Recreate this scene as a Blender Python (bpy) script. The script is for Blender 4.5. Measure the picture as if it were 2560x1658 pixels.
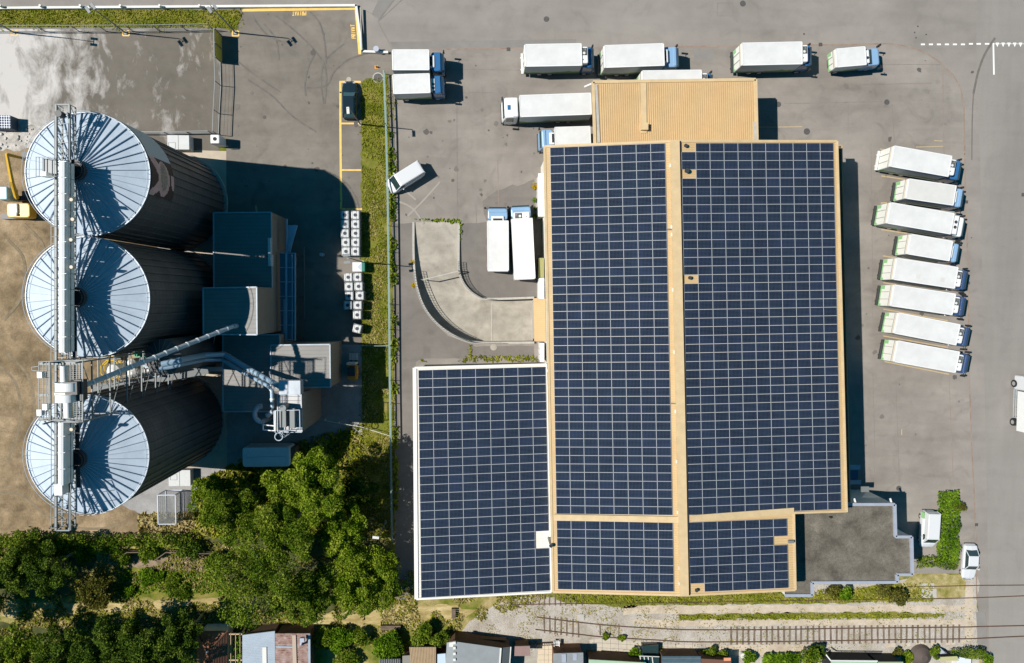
import bpy, bmesh, math, random
from math import radians, sin, cos, pi, atan2, sqrt
from mathutils import Vector, Matrix, noise
from mathutils.geometry import tessellate_polygon
import numpy as np
random.seed(7); rng = np.random.default_rng(7)
for o in list(bpy.data.objects): bpy.data.objects.remove(o)
scn = bpy.context.scene
COL = scn.collection
R_ = radians
# ------------------------------------------------------------------ camera (drone, nearly straight down)
CAMH = 87.0; FPX = 1740.0; NAD = (1208.0, 750.0)
_n = Vector(((NAD[0]-1280)/FPX, -(NAD[1]-829)/FPX, -1)).normalized()
_z = -_n
_x = (Vector((1, 0, 0)) - _z*_z.x).normalized()
_y = _z.cross(_x)
ROT = Matrix((_x, _y, _z))
cd = bpy.data.cameras.new('camera'); cam = bpy.data.objects.new('camera', cd); COL.objects.link(cam)
cd.sensor_width = 36; cd.lens = 36*FPX/2560; cd.clip_end = 2000; cd.clip_start = 1
cam.matrix_world = Matrix.Translation((0, 0, CAMH)) @ ROT.to_4x4()
scn.camera = cam
scn.render.resolution_x = 1024; scn.render.resolution_y = 663
# ------------------------------------------------------------------ sky, sun, exposure
SUN_EL = R_(50.9); SUN_AZ = atan2(13, -141)         # direction towards the sun, from +X
wd = bpy.data.worlds.new('World'); scn.world = wd; wd.use_nodes = True
nt = wd.node_tree; nt.nodes.clear()
sky = nt.nodes.new('ShaderNodeTexSky'); sky.sky_type = 'NISHITA'; sky.sun_disc = False
sky.sun_elevation = SUN_EL; sky.sun_rotation = R_(90)-SUN_AZ
sky.ozone_density = 4.0; sky.air_density = 1.0; sky.dust_density = 0.3
bg = nt.nodes.new('ShaderNodeBackground'); bg.inputs[1].default_value = 0.053
wo = nt.nodes.new('ShaderNodeOutputWorld')
hs = nt.nodes.new('ShaderNodeHueSaturation'); hs.inputs['Saturation'].default_value = 1.6; hs.inputs['Hue'].default_value = .475; nt.links.new(sky.outputs[0], hs.inputs['Color']); nt.links.new(hs.outputs[0], bg.inputs[0]); nt.links.new(bg.outputs[0], wo.inputs[0])
sl = bpy.data.lights.new('sun', 'SUN'); sl.energy = 5.0; sl.angle = R_(0.5); sl.color = (1.0, 0.955, 0.89)
so = bpy.data.objects.new('sun', sl); COL.objects.link(so)
sd = Vector((cos(SUN_EL)*cos(SUN_AZ), cos(SUN_EL)*sin(SUN_AZ), sin(SUN_EL)))
so.rotation_euler = sd.to_track_quat('Z', 'Y').to_euler(); so.location = sd*150
scn.view_settings.view_transform = 'Standard'; scn.view_settings.look = 'None'
scn.view_settings.exposure = 0.30; scn.view_settings.gamma = 1.0

def W(px, py, z=0.0):
    d = ROT @ Vector(((px-1280)/FPX, -(py-829)/FPX, -1))
    t = (z-CAMH)/d.z
    return Vector((d.x*t, d.y*t, z))
def M_PER_PX(z=0): return (CAMH-z)/FPX

# ------------------------------------------------------------------ materials
MATS = {}
def mat(name, col, rough=0.8, metal=0.0, var=0.0, scale=3.0, col2=None, scale2=None, var2=0.0, bump=0.0, spec=0.5, coords='obj', coat=0.0):
    if name in MATS: return MATS[name]
    m = bpy.data.materials.new(name); m.use_nodes = True; t = m.node_tree; N = t.nodes; L = t.links
    b = N['Principled BSDF']; b.inputs['Roughness'].default_value = rough; b.inputs['Metallic'].default_value = metal
    b.inputs['Specular IOR Level'].default_value = spec; b.inputs['Coat Weight'].default_value = coat
    c = (*col, 1)
    if col2 is None and var == 0: b.inputs['Base Color'].default_value = c
    else:
        if coords == 'pos':
            src = N.new('ShaderNodeNewGeometry').outputs['Position']
        else: src = N.new('ShaderNodeTexCoord').outputs['Object']
        n1 = N.new('ShaderNodeTexNoise'); n1.inputs['Scale'].default_value = scale; n1.inputs['Detail'].default_value = 6; n1.inputs['Roughness'].default_value = .65
        L.new(src, n1.inputs['Vector'])
        rp = N.new('ShaderNodeValToRGB'); rp.color_ramp.elements[0].position = .32; rp.color_ramp.elements[1].position = .68
        c2 = col2 if col2 else tuple(min(1, v*(1+var)) for v in col)
        c1 = col if col2 else tuple(v*(1-var) for v in col)
        rp.color_ramp.elements[0].color = (*c1, 1); rp.color_ramp.elements[1].color = (*c2, 1)
        L.new(n1.outputs[0], rp.inputs[0]); out = rp.outputs[0]
        if scale2:
            n2 = N.new('ShaderNodeTexNoise'); n2.inputs['Scale'].default_value = scale2; n2.inputs['Detail'].default_value = 4; L.new(src, n2.inputs['Vector'])
            mr = N.new('ShaderNodeMapRange'); mr.inputs[1].default_value = .25; mr.inputs[2].default_value = .75; mr.inputs[3].default_value = 1-var2; mr.inputs[4].default_value = 1+var2
            L.new(n2.outputs[0], mr.inputs[0])
            mx = N.new('ShaderNodeVectorMath'); mx.operation = 'SCALE'; L.new(out, mx.inputs[0]); L.new(mr.outputs[0], mx.inputs['Scale']); out = mx.outputs[0]
        L.new(out, b.inputs['Base Color'])
        if bump:
            bp = N.new('ShaderNodeBump'); bp.inputs['Strength'].default_value = bump; bp.inputs['Distance'].default_value = .05
            L.new(n1.outputs[0], bp.inputs['Height']); L.new(bp.outputs[0], b.inputs['Normal'])
    MATS[name] = m; return m

def surface(name, stops, s_large, s_mid, s_fine, fine=0.12, mid=0.10, rough=.95, bump=.3, stretch=(1, 1, 1), extra=None, detail=5):
    """ground surface: colour ramp over mixed noises, in world metres"""
    m = bpy.data.materials.new(name); m.use_nodes = True; t = m.node_tree; N = t.nodes; L = t.links
    b = N['Principled BSDF']; b.inputs['Roughness'].default_value = rough; b.inputs['Specular IOR Level'].default_value = .25
    g = N.new('ShaderNodeNewGeometry'); mp = N.new('ShaderNodeMapping'); mp.inputs['Scale'].default_value = stretch
    L.new(g.outputs['Position'], mp.inputs['Vector'])
    def nz(s, d=detail, r=.6, v=mp.outputs[0]):
        n = N.new('ShaderNodeTexNoise'); n.inputs['Scale'].default_value = s; n.inputs['Detail'].default_value = d; n.inputs['Roughness'].default_value = r
        L.new(v, n.inputs['Vector']); return n.outputs[0]
    a = nz(s_large); rp = N.new('ShaderNodeValToRGB'); e = rp.color_ramp.elements
    e[0].position = stops[0][0]; e[0].color = (*stops[0][1], 1); e[1].position = stops[-1][0]; e[1].color = (*stops[-1][1], 1)
    for p, c in stops[1:-1]:
        x = e.new(p); x.color = (*c, 1)
    L.new(a, rp.inputs[0])
    def ma(op, x, y):
        q = N.new('ShaderNodeMath'); q.operation = op
        for i, v in enumerate((x, y)):
            if isinstance(v, (int, float)): q.inputs[i].default_value = v
            else: L.new(v, q.inputs[i])
        return q.outputs[0]
    f = ma('MULTIPLY', ma('SUBTRACT', nz(s_fine, 3, .7, g.outputs['Position']), .5), fine*5)
    k = ma('MULTIPLY', ma('SUBTRACT', nz(s_mid, 4, .6), .5), mid*5)
    fac = ma('ADD', ma('ADD', f, k), 1.0)
    if extra:      # wear: dark stained patches and long pale scuffs
        w1 = N.new('ShaderNodeTexNoise'); w1.inputs['Scale'].default_value = .32; w1.inputs['Detail'].default_value = 7; w1.inputs['Distortion'].default_value = 1.6; L.new(g.outputs['Position'], w1.inputs['Vector'])
        q1 = N.new('ShaderNodeMapRange'); q1.inputs[1].default_value = .54; q1.inputs[2].default_value = .72; q1.inputs[3].default_value = 0; q1.inputs[4].default_value = -extra; L.new(w1.outputs[0], q1.inputs[0])
        m2 = N.new('ShaderNodeMapping'); m2.inputs['Scale'].default_value = (.12,.7,1); m2.inputs['Rotation'].default_value = (0,0,.35); L.new(g.outputs['Position'], m2.inputs['Vector'])
        w2 = N.new('ShaderNodeTexNoise'); w2.inputs['Scale'].default_value = 1.0; w2.inputs['Detail'].default_value = 6; w2.inputs['Distortion'].default_value = .6; L.new(m2.outputs[0], w2.inputs['Vector'])
        q2 = N.new('ShaderNodeMapRange'); q2.inputs[1].default_value = .35; q2.inputs[2].default_value = .65; q2.inputs[3].default_value = -extra*.4; q2.inputs[4].default_value = extra*.4; L.new(w2.outputs[0], q2.inputs[0])
        fac = ma('ADD', fac, ma('ADD', q1.outputs[0], q2.outputs[0]))
    sc = N.new('ShaderNodeVectorMath'); sc.operation = 'SCALE'; L.new(rp.outputs[0], sc.inputs[0]); L.new(fac, sc.inputs['Scale'])
    L.new(sc.outputs[0], b.inputs['Base Color'])
    bp = N.new('ShaderNodeBump'); bp.inputs['Strength'].default_value = bump; bp.inputs['Distance'].default_value = .08
    L.new(f, bp.inputs['Height']); L.new(bp.outputs[0], b.inputs['Normal'])
    m['_x'] = 0; MATS[name] = m; return m

# ------------------------------------------------------------------ mesh builder
class MB:
    def __init__(s): s.v = []; s.f = []; s.m = []; s.uv = {}
    def face(s, pts, mi=0, uv=None):
        i = len(s.v); s.v += [tuple(p) for p in pts]; s.f.append(tuple(range(i, i+len(pts)))); s.m.append(mi)
        if uv: s.uv[len(s.f)-1] = uv
        return s
    def box(s, x0, x1, y0, y1, z0, z1, mi=0, top=None, M=None):
        p = [Vector(q) for q in ((x0,y0,z0),(x1,y0,z0),(x1,y1,z0),(x0,y1,z0),(x0,y0,z1),(x1,y0,z1),(x1,y1,z1),(x0,y1,z1))]
        if M is not None: p = [M @ q for q in p]
        i = len(s.v); s.v += [tuple(q) for q in p]
        for k, f in enumerate(((3,2,1,0),(4,5,6,7),(0,1,5,4),(1,2,6,5),(2,3,7,6),(3,0,4,7))):
            s.f.append(tuple(i+a for a in f)); s.m.append(top if (top is not None and k == 1) else mi)
        return s
    def bar(s, a, b, w, h, mi=0):
        """box beam from a to b; w across (horizontal), h tall"""
        a = Vector(a); b = Vector(b); d = (b-a); L = d.length
        if L < 1e-6: return s
        d.normalize(); up = Vector((0,0,1)) if abs(d.z) < .99 else Vector((0,1,0))
        sx = d.cross(up).normalized(); uz = sx.cross(d).normalized()
        M = Matrix(((d.x,sx.x,uz.x,a.x),(d.y,sx.y,uz.y,a.y),(d.z,sx.z,uz.z,a.z),(0,0,0,1)))
        if M.to_3x3().determinant() < 0: M[0][1]*=-1; M[1][1]*=-1; M[2][1]*=-1
        return s.box(0, L, -w/2, w/2, -h/2, h/2, mi, M=M)
    def cyl(s, c, r, z0, z1, n=16, mi=0, r2=None, cap=True, capm=None):
        r2 = r if r2 is None else r2; i = len(s.v)
        for k in range(n):
            a = 2*pi*k/n; s.v.append((c[0]+r*cos(a), c[1]+r*sin(a), z0))
        for k in range(n):
            a = 2*pi*k/n; s.v.append((c[0]+r2*cos(a), c[1]+r2*sin(a), z1))
        for k in range(n):
            j = (k+1) % n; s.f.append((i+k, i+j, i+n+j, i+n+k)); s.m.append(mi)
        if cap:
            s.f.append(tuple(i+n+k for k in range(n))); s.m.append(mi if capm is None else capm)
            s.f.append(tuple(i+n-1-k for k in range(n))); s.m.append(mi)
        return s
    def tube(s, pts, r, n=8, mi=0):
        P = [Vector(p) for p in pts]; i0 = len(s.v); up = Vector((0,0,1))
        for k, p in enumerate(P):
            d = (P[min(k+1, len(P)-1)]-P[max(k-1, 0)]).normalized()
            a = d.cross(up) if abs(d.z) < .98 else d.cross(Vector((1,0,0))); a.normalize(); b = a.cross(d)
            rr = r[k] if isinstance(r, (list, tuple)) else r
            for q in range(n):
                t = 2*pi*q/n; s.v.append(tuple(p+a*rr*cos(t)+b*rr*sin(t)))
        for k in range(len(P)-1):
            for q in range(n):
                j = (q+1) % n; s.f.append((i0+k*n+q, i0+k*n+j, i0+(k+1)*n+j, i0+(k+1)*n+q)); s.m.append(mi)
        s.f.append(tuple(i0+n-1-q for q in range(n))); s.m.append(mi)
        s.f.append(tuple(i0+(len(P)-1)*n+q for q in range(n))); s.m.append(mi)
        return s
    def poly(s, pts, mi=0, holes=()):
        """flat triangulated polygon, with holes, facing up"""
        loops = [[Vector(p) for p in pts]]+[[Vector(p) for p in h] for h in holes]
        tris = tessellate_polygon(loops); flat = [p for l in loops for p in l]; i = len(s.v); s.v += [tuple(p) for p in flat]
        for t in tris:
            a, b, c = (flat[k] for k in t)
            if (b-a).cross(c-a).z < 0: t = (t[0], t[2], t[1])
            s.f.append(tuple(i+k for k in t)); s.m.append(mi)
        return s
    def prism(s, pts, z0, mi=0, top=None, cap=True):
        """vertical walls under a top outline (3D points), with a roof face"""
        n = len(pts)
        for k in range(n):
            a = pts[k]; b = pts[(k+1) % n]
            s.face([(a[0],a[1],z0),(b[0],b[1],z0),(b[0],b[1],b[2]),(a[0],a[1],a[2])], mi)
        if cap: s.poly(pts, mi if top is None else top)
        return s
    def build(s, name, mats, parent=None, smooth=False, recalc=False):
        if not isinstance(mats, (list, tuple)): mats = [mats]
        off = Vector((0,0,0)); r = parent
        while r is not None and r.parent is not None: r = r.parent
        if r is not None and not r.get('_local'): off = r.location
        me = bpy.data.meshes.new(name)
        me.from_pydata([(v[0]-off.x, v[1]-off.y, v[2]-off.z) for v in s.v], [], s.f)
        for m in mats: me.materials.append(m)
        me.polygons.foreach_set('material_index', s.m)
        if s.uv:
            ul = me.uv_layers.new(name='UVMap')
            for fi, uv in s.uv.items():
                for k, li in enumerate(me.polygons[fi].loop_indices): ul.data[li].uv = uv[k]
        if recalc:
            bm = bmesh.new(); bm.from_mesh(me); bmesh.ops.remove_doubles(bm, verts=bm.verts, dist=1e-4); bmesh.ops.recalc_face_normals(bm, faces=bm.faces); bm.to_mesh(me); bm.free()
        if smooth: me.polygons.foreach_set('use_smooth', [True]*len(me.polygons))
        me.update()
        o = bpy.data.objects.new(name, me); COL.objects.link(o)
        if parent is not None: o.parent = parent
        return o
def tag(o, label, cat, group=None, kind=None):
    if label: o['label'] = label
    if cat: o['category'] = cat
    if group: o['group'] = group
    if kind: o['kind'] = kind
    return o
def thing(name, label, cat, loc=(0,0,0), rz=0, group=None, local=False):
    o = bpy.data.objects.new(name, None); COL.objects.link(o); o.location = loc; o.rotation_euler = (0,0,rz)
    o.empty_display_size = .3
    if local: o['_local'] = 1
    return tag(o, label, cat, group)
def children(o): return [c for c in bpy.data.objects if c.parent == o]
def copy_tree(o, parent=None):
    c = o.copy(); COL.objects.link(c); c.parent = parent
    for ch in children(o): copy_tree(ch, c)
    return c
def structure(o): o['kind'] = 'structure'; return o
def jag(pts, step=14, amp=5, seed=0):
    """px outline -> wobbly px outline"""
    r = random.Random(seed); out = []
    for i in range(len(pts)):
        a = pts[i]; b = pts[(i+1) % len(pts)]; d = math.hypot(b[0]-a[0], b[1]-a[1]); n = max(1, int(d/step))
        for k in range(n):
            t = k/n; out.append((a[0]+(b[0]-a[0])*t+r.uniform(-amp, amp), a[1]+(b[1]-a[1])*t+r.uniform(-amp, amp)))
    return out
def sheet(name, px, z, m, holes=(), kind='structure'):
    b = MB(); b.poly([W(x, y, 0)+Vector((0,0,z)) for x, y in px], 0, [[W(x, y, 0)+Vector((0,0,z)) for x, y in h] for h in holes])
    o = b.build(name, m); o['kind'] = kind; return o

# palettes (base colours as the things really have them)
asph_yard = surface('asphalt_yard', [(.3, (.185,.165,.145)), (.5, (.235,.211,.186)), (.7, (.285,.256,.226))], .09, .7, 9, .065, .05, extra=.16)
asph_road = surface('asphalt_road', [(.3, (.205,.186,.166)), (.5, (.245,.223,.20)), (.7, (.28,.256,.23))], .07, .5, 9, .06, .04, extra=.10)
asph_side = surface('asphalt_side', [(.3, (.205,.19,.173)), (.5, (.24,.223,.203)), (.7, (.275,.256,.235))], .06, .5, 9, .06, .03, stretch=(1.6,.25,1), extra=.06)
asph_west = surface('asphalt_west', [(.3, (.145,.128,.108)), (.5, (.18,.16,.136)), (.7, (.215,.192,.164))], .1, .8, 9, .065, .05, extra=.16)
earth_m = surface('earth', [(.28, (.11,.082,.045)), (.42, (.20,.145,.083)), (.58, (.30,.22,.133)), (.75, (.40,.31,.20))], .22, 1.1, 5, .16, .18, bump=.8, extra=.25)
meadow_m = surface('meadow', [(.3, (.06,.08,.008)), (.42, (.12,.14,.015)), (.52, (.20,.185,.045)), (.64, (.34,.27,.12)), (.78, (.40,.325,.18))], .35, 1.6, 7, .16, .18, bump=.8)
grass_m = surface('grass', [(.3, (.07,.095,.01)), (.46, (.14,.15,.018)), (.60, (.21,.185,.045)), (.76, (.31,.25,.10))], .5, 2.2, 8, .17, .16, bump=.8)
ballast_m = surface('ballast', [(.3, (.30,.265,.215)), (.5, (.40,.36,.31)), (.7, (.46,.43,.39))], .35, 2.5, 7, .26, .10, bump=.9)
sand_m = surface('sand', [(.3, (.38,.31,.23)), (.5, (.46,.385,.295)), (.7, (.52,.44,.35))], .5, 2.0, 9, .09, .07)
conc_m = surface('concrete', [(.3, (.27,.245,.205)), (.5, (.345,.315,.265)), (.7, (.42,.385,.33))], .35, 1.5, 9, .05, .08, extra=.22)
slab_m = surface('concrete_slab', [(.3, (.40,.34,.26)), (.7, (.50,.43,.34))], .4, 1.5, 9, .04, .04)
gravel_m = surface('gravel', [(.3, (.23,.22,.21)), (.5, (.29,.28,.27)), (.7, (.34,.33,.32))], .4, 2.0, 7, .12, .07)
roofgrav_m = surface('roof_gravel', [(.28, (.07,.062,.05)), (.45, (.115,.103,.082)), (.6, (.145,.13,.105)), (.75, (.20,.178,.142))], .5, 2.4, 6, .24, .14)

white_p = mat('white_paint', (.70,.70,.685), .45, var=.03, scale=1.5)
box_top = mat('box_roof', (.60,.60,.585), .5, var=.07, scale=.7)
box_grey = mat('box_roof_grey', (.56,.55,.52), .55, var=.05, scale=.8)
off_white = mat('off_white', (.62,.61,.57), .6, var=.06, scale=2)
pblue = mat('cab_blue', (.03,.125,.28), .3, coat=.4); lblue = mat('cab_light_blue', (.22,.36,.53), .3, coat=.4)
dblue = mat('cab_dark_blue', (.035,.07,.16), .3, coat=.4)
black = mat('black_rubber', (.018,.018,.02), .8); darkm = mat('dark_metal', (.05,.052,.055), .5, .3)
glass = mat('dark_glass', (.035,.055,.06), .08, spec=.9); tealglass = mat('teal_glass', (.02,.04,.04), .1, spec=.9)
steel = mat('galvanised_steel', (.40,.45,.50), .45, .15, var=.12, scale=1.5)
silo_roof_m = mat('silo_roof_sheet', (.43,.50,.575), .55, .0, var=.10, scale=.7)
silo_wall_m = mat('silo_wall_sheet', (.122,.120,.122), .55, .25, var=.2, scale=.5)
rib_m = mat('rib_steel', (.36,.43,.51), .6, .0)
gal = mat('galvanised_frame', (.19,.205,.205), .55, .2)
silver = mat('bright_steel', (.80,.80,.79), .4, .0, var=.06, scale=1.2)
chrome = mat('rim_alloy', (.6,.6,.6), .35, .7)
tan = mat('tan_sheet', (.52,.375,.19), .6, var=.09, scale=.35, scale2=5, var2=.06); tan2 = mat('tan_rib', (.52,.33,.16), .6)
tancap = mat('tan_trim', (.55,.41,.23), .55, var=.09, scale=1)
cream = mat('cream_wall', (.70,.66,.58), .7, var=.05, scale=1); creamtrim = mat('cream_trim', (.76,.72,.66), .6)
greyroof = mat('grey_profile_sheet', (.225,.215,.20), .55, .0, var=.07, scale=.8); greyrib = mat('grey_profile_rib', (.175,.168,.158), .6)
beigewall = mat('beige_cladding', (.22,.19,.155), .7, var=.06, scale=2)
brownwall = mat('brown_cladding', (.10,.075,.05), .7, var=.1, scale=2)
coping = mat('zinc_coping', (.40,.43,.50), .5, .3, var=.08, scale=1.2)
yellowp = mat('yellow_line', (.72,.47,.12), .7, var=.12, scale=2, coords='pos'); yel2 = mat('yellow_worn', (.50,.37,.17), .8, col2=(.36,.30,.21), scale=3, coords='pos')
yellow = mat('machine_yellow', (.62,.36,.03), .4, var=.1, scale=2); orange = mat('orange_paint', (.75,.30,.02), .4)
yboard = mat('yellow_board', (.62,.47,.06), .6, var=.12, scale=1.5)
whiteline = mat('white_line', (.78,.77,.74), .7, var=.06, scale=3)
redkerb = mat('brick_red_kerb', (.22,.135,.10), .9, col2=(.28,.235,.19), scale=.9, coords='pos')
concb = mat('cast_concrete', (.40,.38,.34), .85, var=.12, scale=2)
fgreen = mat('fence_green', (.20,.29,.27), .6, .2); green = mat('green_paint', (.03,.30,.16), .6)
rust = mat('rail_rust', (.13,.075,.05), .85, var=.3, scale=4); wood = mat('sleeper_wood', (.10,.07,.048), .95, col2=(.20,.155,.115), scale=1.3, coords='pos')
tyremark = mat('tyre_mark', (.105,.093,.082), .9, col2=(.165,.147,.127), scale=1.2, coords='pos')
crackm = mat('crack_fill', (.15,.13,.115), .95, col2=(.22,.2,.175), scale=1.2, coords='pos')
patchm = surface('asphalt_patch', [(.3, (.19,.178,.165)), (.7, (.23,.216,.20))], .3, 1, 9, .05, .03)
ironm = mat('cast_iron', (.10,.095,.09), .7, .3, var=.2, scale=5)
bark = mat('bark', (.26,.225,.18), .95, var=.2, scale=3)

# truck side graphics: pale upper, rolling green lower
def side_graphic():
    m = bpy.data.materials.new('box_side_print'); m.use_nodes = True; t = m.node_tree; N = t.nodes; L = t.links
    b = N['Principled BSDF']; b.inputs['Roughness'].default_value = .45
    tc = N.new('ShaderNodeTexCoord'); sx = N.new('ShaderNodeSeparateXYZ'); L.new(tc.outputs['Object'], sx.inputs[0])
    nz = N.new('ShaderNodeTexNoise'); nz.inputs['Scale'].default_value = .45; L.new(tc.outputs['Object'], nz.inputs['Vector'])
    mu = N.new('ShaderNodeMath'); mu.operation = 'MULTIPLY'; mu.inputs[1].default_value = 2.2; L.new(nz.outputs[0], mu.inputs[0])
    sb = N.new('ShaderNodeMath'); sb.operation = 'SUBTRACT'; L.new(sx.outputs[2], sb.inputs[0]); L.new(mu.outputs[0], sb.inputs[1])
    rp = N.new('ShaderNodeValToRGB'); e = rp.color_ramp.elements
    e[0].position = .0; e[0].color = (.10,.22,.03,1); e[1].position = .9; e[1].color = (.52,.55,.56,1)
    x = e.new(.45); x.color = (.20,.36,.06,1); x = e.new(.6); x.color = (.45,.52,.42,1); x = e.new(.25); x.color = (.05,.2,.08,1)
    L.new(sb.outputs[0], rp.inputs[0]); L.new(rp.outputs[0], b.inputs['Base Color']); return m
boxside = side_graphic()
door_green = mat('door_green', (.25,.50,.22), .5); door_m = mat('rear_door_sheet', (.74,.74,.68), .5, var=.04, scale=2)
door_trim = mat('rear_header_trim', (.70,.62,.52), .5)

# solar cell material from UV
def solar_mat(nm='solar_cells', f=.82, g=(1,1,1)):
    m = bpy.data.materials.new(nm); m.use_nodes = True; t = m.node_tree; N = t.nodes; L = t.links
    b = N['Principled BSDF']; b.inputs['Roughness'].default_value = .22; b.inputs['Specular IOR Level'].default_value = .35
    uv = N.new('ShaderNodeUVMap'); sp = N.new('ShaderNodeSeparateXYZ'); L.new(uv.outputs[0], sp.inputs[0])
    def line(out, n, w):
        a = N.new('ShaderNodeMath'); a.operation = 'MULTIPLY'; a.inputs[1].default_value = n; L.new(out, a.inputs[0])
        f = N.new('ShaderNodeMath'); f.operation = 'FRACT'; L.new(a.outputs[0], f.inputs[0])
        s = N.new('ShaderNodeMath'); s.operation = 'SUBTRACT'; s.inputs[1].default_value = .5; L.new(f.outputs[0], s.inputs[0])
        q = N.new('ShaderNodeMath'); q.operation = 'ABSOLUTE'; L.new(s.outputs[0], q.inputs[0])
        g = N.new('ShaderNodeMath'); g.operation = 'GREATER_THAN'; g.inputs[1].default_value = .5-w; L.new(q.outputs[0], g.inputs[0]); return g.outputs[0]
    lx = line(sp.outputs[0], 10, .085); ly = line(sp.outputs[1], 6, .085)
    mx = N.new('ShaderNodeMath'); mx.operation = 'MAXIMUM'; L.new(lx, mx.inputs[0]); L.new(ly, mx.inputs[1])
    geo = N.new('ShaderNodeNewGeometry'); nz = N.new('ShaderNodeTexNoise'); nz.inputs['Scale'].default_value = .5; nz.inputs['Detail'].default_value = 6; L.new(geo.outputs['Position'], nz.inputs['Vector'])
    rp = N.new('ShaderNodeValToRGB'); rp.color_ramp.elements[0].position = .35; rp.color_ramp.elements[1].position = .65
    rp.color_ramp.elements[0].color = (.005*f*g[0],.009*f*g[1],.021*f*g[2],1); rp.color_ramp.elements[1].color = (.013*f*g[0],.021*f*g[1],.046*f*g[2],1); L.new(nz.outputs[0], rp.inputs[0])
    mc = N.new('ShaderNodeMix'); mc.data_type = 'RGBA'; L.new(mx.outputs[0], mc.inputs[0]); L.new(rp.outputs[0], mc.inputs[6]); mc.inputs[7].default_value = (.055,.075,.11,1)
    L.new(mc.outputs[2], b.inputs['Base Color']); return m
solar = solar_mat(); solar_b = solar_mat('solar_cells_deep', .72, (.95,1,.95)); solar_c = solar_mat('solar_cells_blue', .92, (.95,.97,1.1)); SOL = [solar, None, solar_b, solar_c]; frame_m = mat('panel_frame', (.42,.435,.46), .5, .1)

# leaves: one material per kind, colour varies leaf by leaf through a stored attribute
def leaf_mat(name, lo, mid, hi, trans=.25):
    m = bpy.data.materials.new(name); m.use_nodes = True; t = m.node_tree; N = t.nodes; L = t.links; N.clear()
    out = N.new('ShaderNodeOutputMaterial'); d = N.new('ShaderNodeBsdfDiffuse'); tr = N.new('ShaderNodeBsdfTranslucent'); mx = N.new('ShaderNodeMixShader'); mx.inputs[0].default_value = trans
    at = N.new('ShaderNodeAttribute'); at.attribute_name = 'tone'; rp = N.new('ShaderNodeValToRGB'); e = rp.color_ramp.elements
    e[0].position = 0; e[0].color = (*lo,1); e[1].position = 1; e[1].color = (*hi,1); x = e.new(.5); x.color = (*mid,1)
    L.new(at.outputs['Fac'], rp.inputs[0])
    for q in (d, tr): L.new(rp.outputs[0], q.inputs[0])
    L.new(d.outputs[0], mx.inputs[1]); L.new(tr.outputs[0], mx.inputs[2]); L.new(mx.outputs[0], out.inputs[0]); return m
leaf_bright = leaf_mat('leaf_bright', (.06,.12,.008), (.19,.27,.018), (.38,.42,.055))
leaf_dark = leaf_mat('leaf_dark', (.03,.06,.008), (.085,.14,.018), (.19,.24,.035))
leaf_mid = leaf_mat('leaf_mid', (.045,.095,.008), (.14,.205,.017), (.31,.36,.05))
leaf_olive = leaf_mat('leaf_olive', (.06,.065,.012), (.12,.12,.025), (.22,.20,.05))
leaf_vine = leaf_mat('leaf_vine', (.045,.10,.006), (.12,.22,.012), (.25,.36,.03))
grass_leaf = leaf_mat('grass_blades', (.11,.14,.008), (.22,.23,.018), (.38,.33,.08), .15)
dry_leaf = leaf_mat('dry_grass_blades', (.20,.18,.05), (.36,.29,.12), (.50,.41,.22), .15)

def leaves(name, C, S, m, parent=None, flat=.0, aspect=1.6):
    """C: n x 3 centres (world), S: sizes; every leaf a small quad"""
    n = len(C); off = np.zeros(3); r = parent
    if r is not None: off = np.array(r.location)
    th = rng.uniform(0, 2*pi, n); nz_ = rng.normal(size=(n,3)); nz_[:,2] = np.abs(nz_[:,2])+flat; nz_ /= np.linalg.norm(nz_, axis=1)[:,None]
    a = np.stack([np.cos(th), np.sin(th), rng.uniform(-.4,.4,n)], 1); a -= nz_*(a*nz_).sum(1)[:,None]; a /= np.linalg.norm(a, axis=1)[:,None]
    b = np.cross(nz_, a); A = a*(S*aspect/2)[:,None]; B = b*(S/2)[:,None]; c = C-off
    V = np.stack([c-A, c-B*.9+A*.1, c+A, c+B*.9-A*.1], 1).reshape(-1,3)
    me = bpy.data.meshes.new(name); me.vertices.add(4*n); me.vertices.foreach_set('co', V.ravel().astype(np.float32))
    me.loops.add(4*n); me.loops.foreach_set('vertex_index', np.arange(4*n, dtype=np.int32))
    me.polygons.add(n); me.polygons.foreach_set('loop_start', np.arange(0,4*n,4,dtype=np.int32)); me.polygons.foreach_set('loop_total', np.full(n,4,dtype=np.int32))
    at = me.attributes.new('tone','FLOAT','FACE')
    cl = np.array([noise.noise(Vector(p)*.7) for p in c[::1]]) if n < 60000 else rng.normal(size=n)*.2
    at.data.foreach_set('value', np.clip(.45+cl*.55+rng.normal(size=n)*.17, 0, 1).astype(np.float32))
    me.materials.append(m); me.update(calc_edges=True); me.validate()
    o = bpy.data.objects.new(name, me); COL.objects.link(o)
    if parent is not None: o.parent = parent
    return o
def blob_pts(blobs, dens, squash=.75, shell=.55):
    out = []
    for (c, r) in blobs:
        n = int(dens*r*r*4); u = rng.normal(size=(n,3)); u /= np.linalg.norm(u, axis=1)[:,None]; u[:,2] = np.where(u[:,2] < -.3, -u[:,2], u[:,2])
        q = u*(r*(shell+(1-shell)*rng.random(n)**.5))[:,None]
        w = np.array([noise.noise(Vector((c[0]+p[0]*.9, c[1]+p[1]*.9, c[2]+p[2]*.9))*1.1) for p in q]); q *= (1+.62*w)[:,None]
        q[:,2] *= squash; out.append(q+np.array(c))
    return np.concatenate(out)
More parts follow.
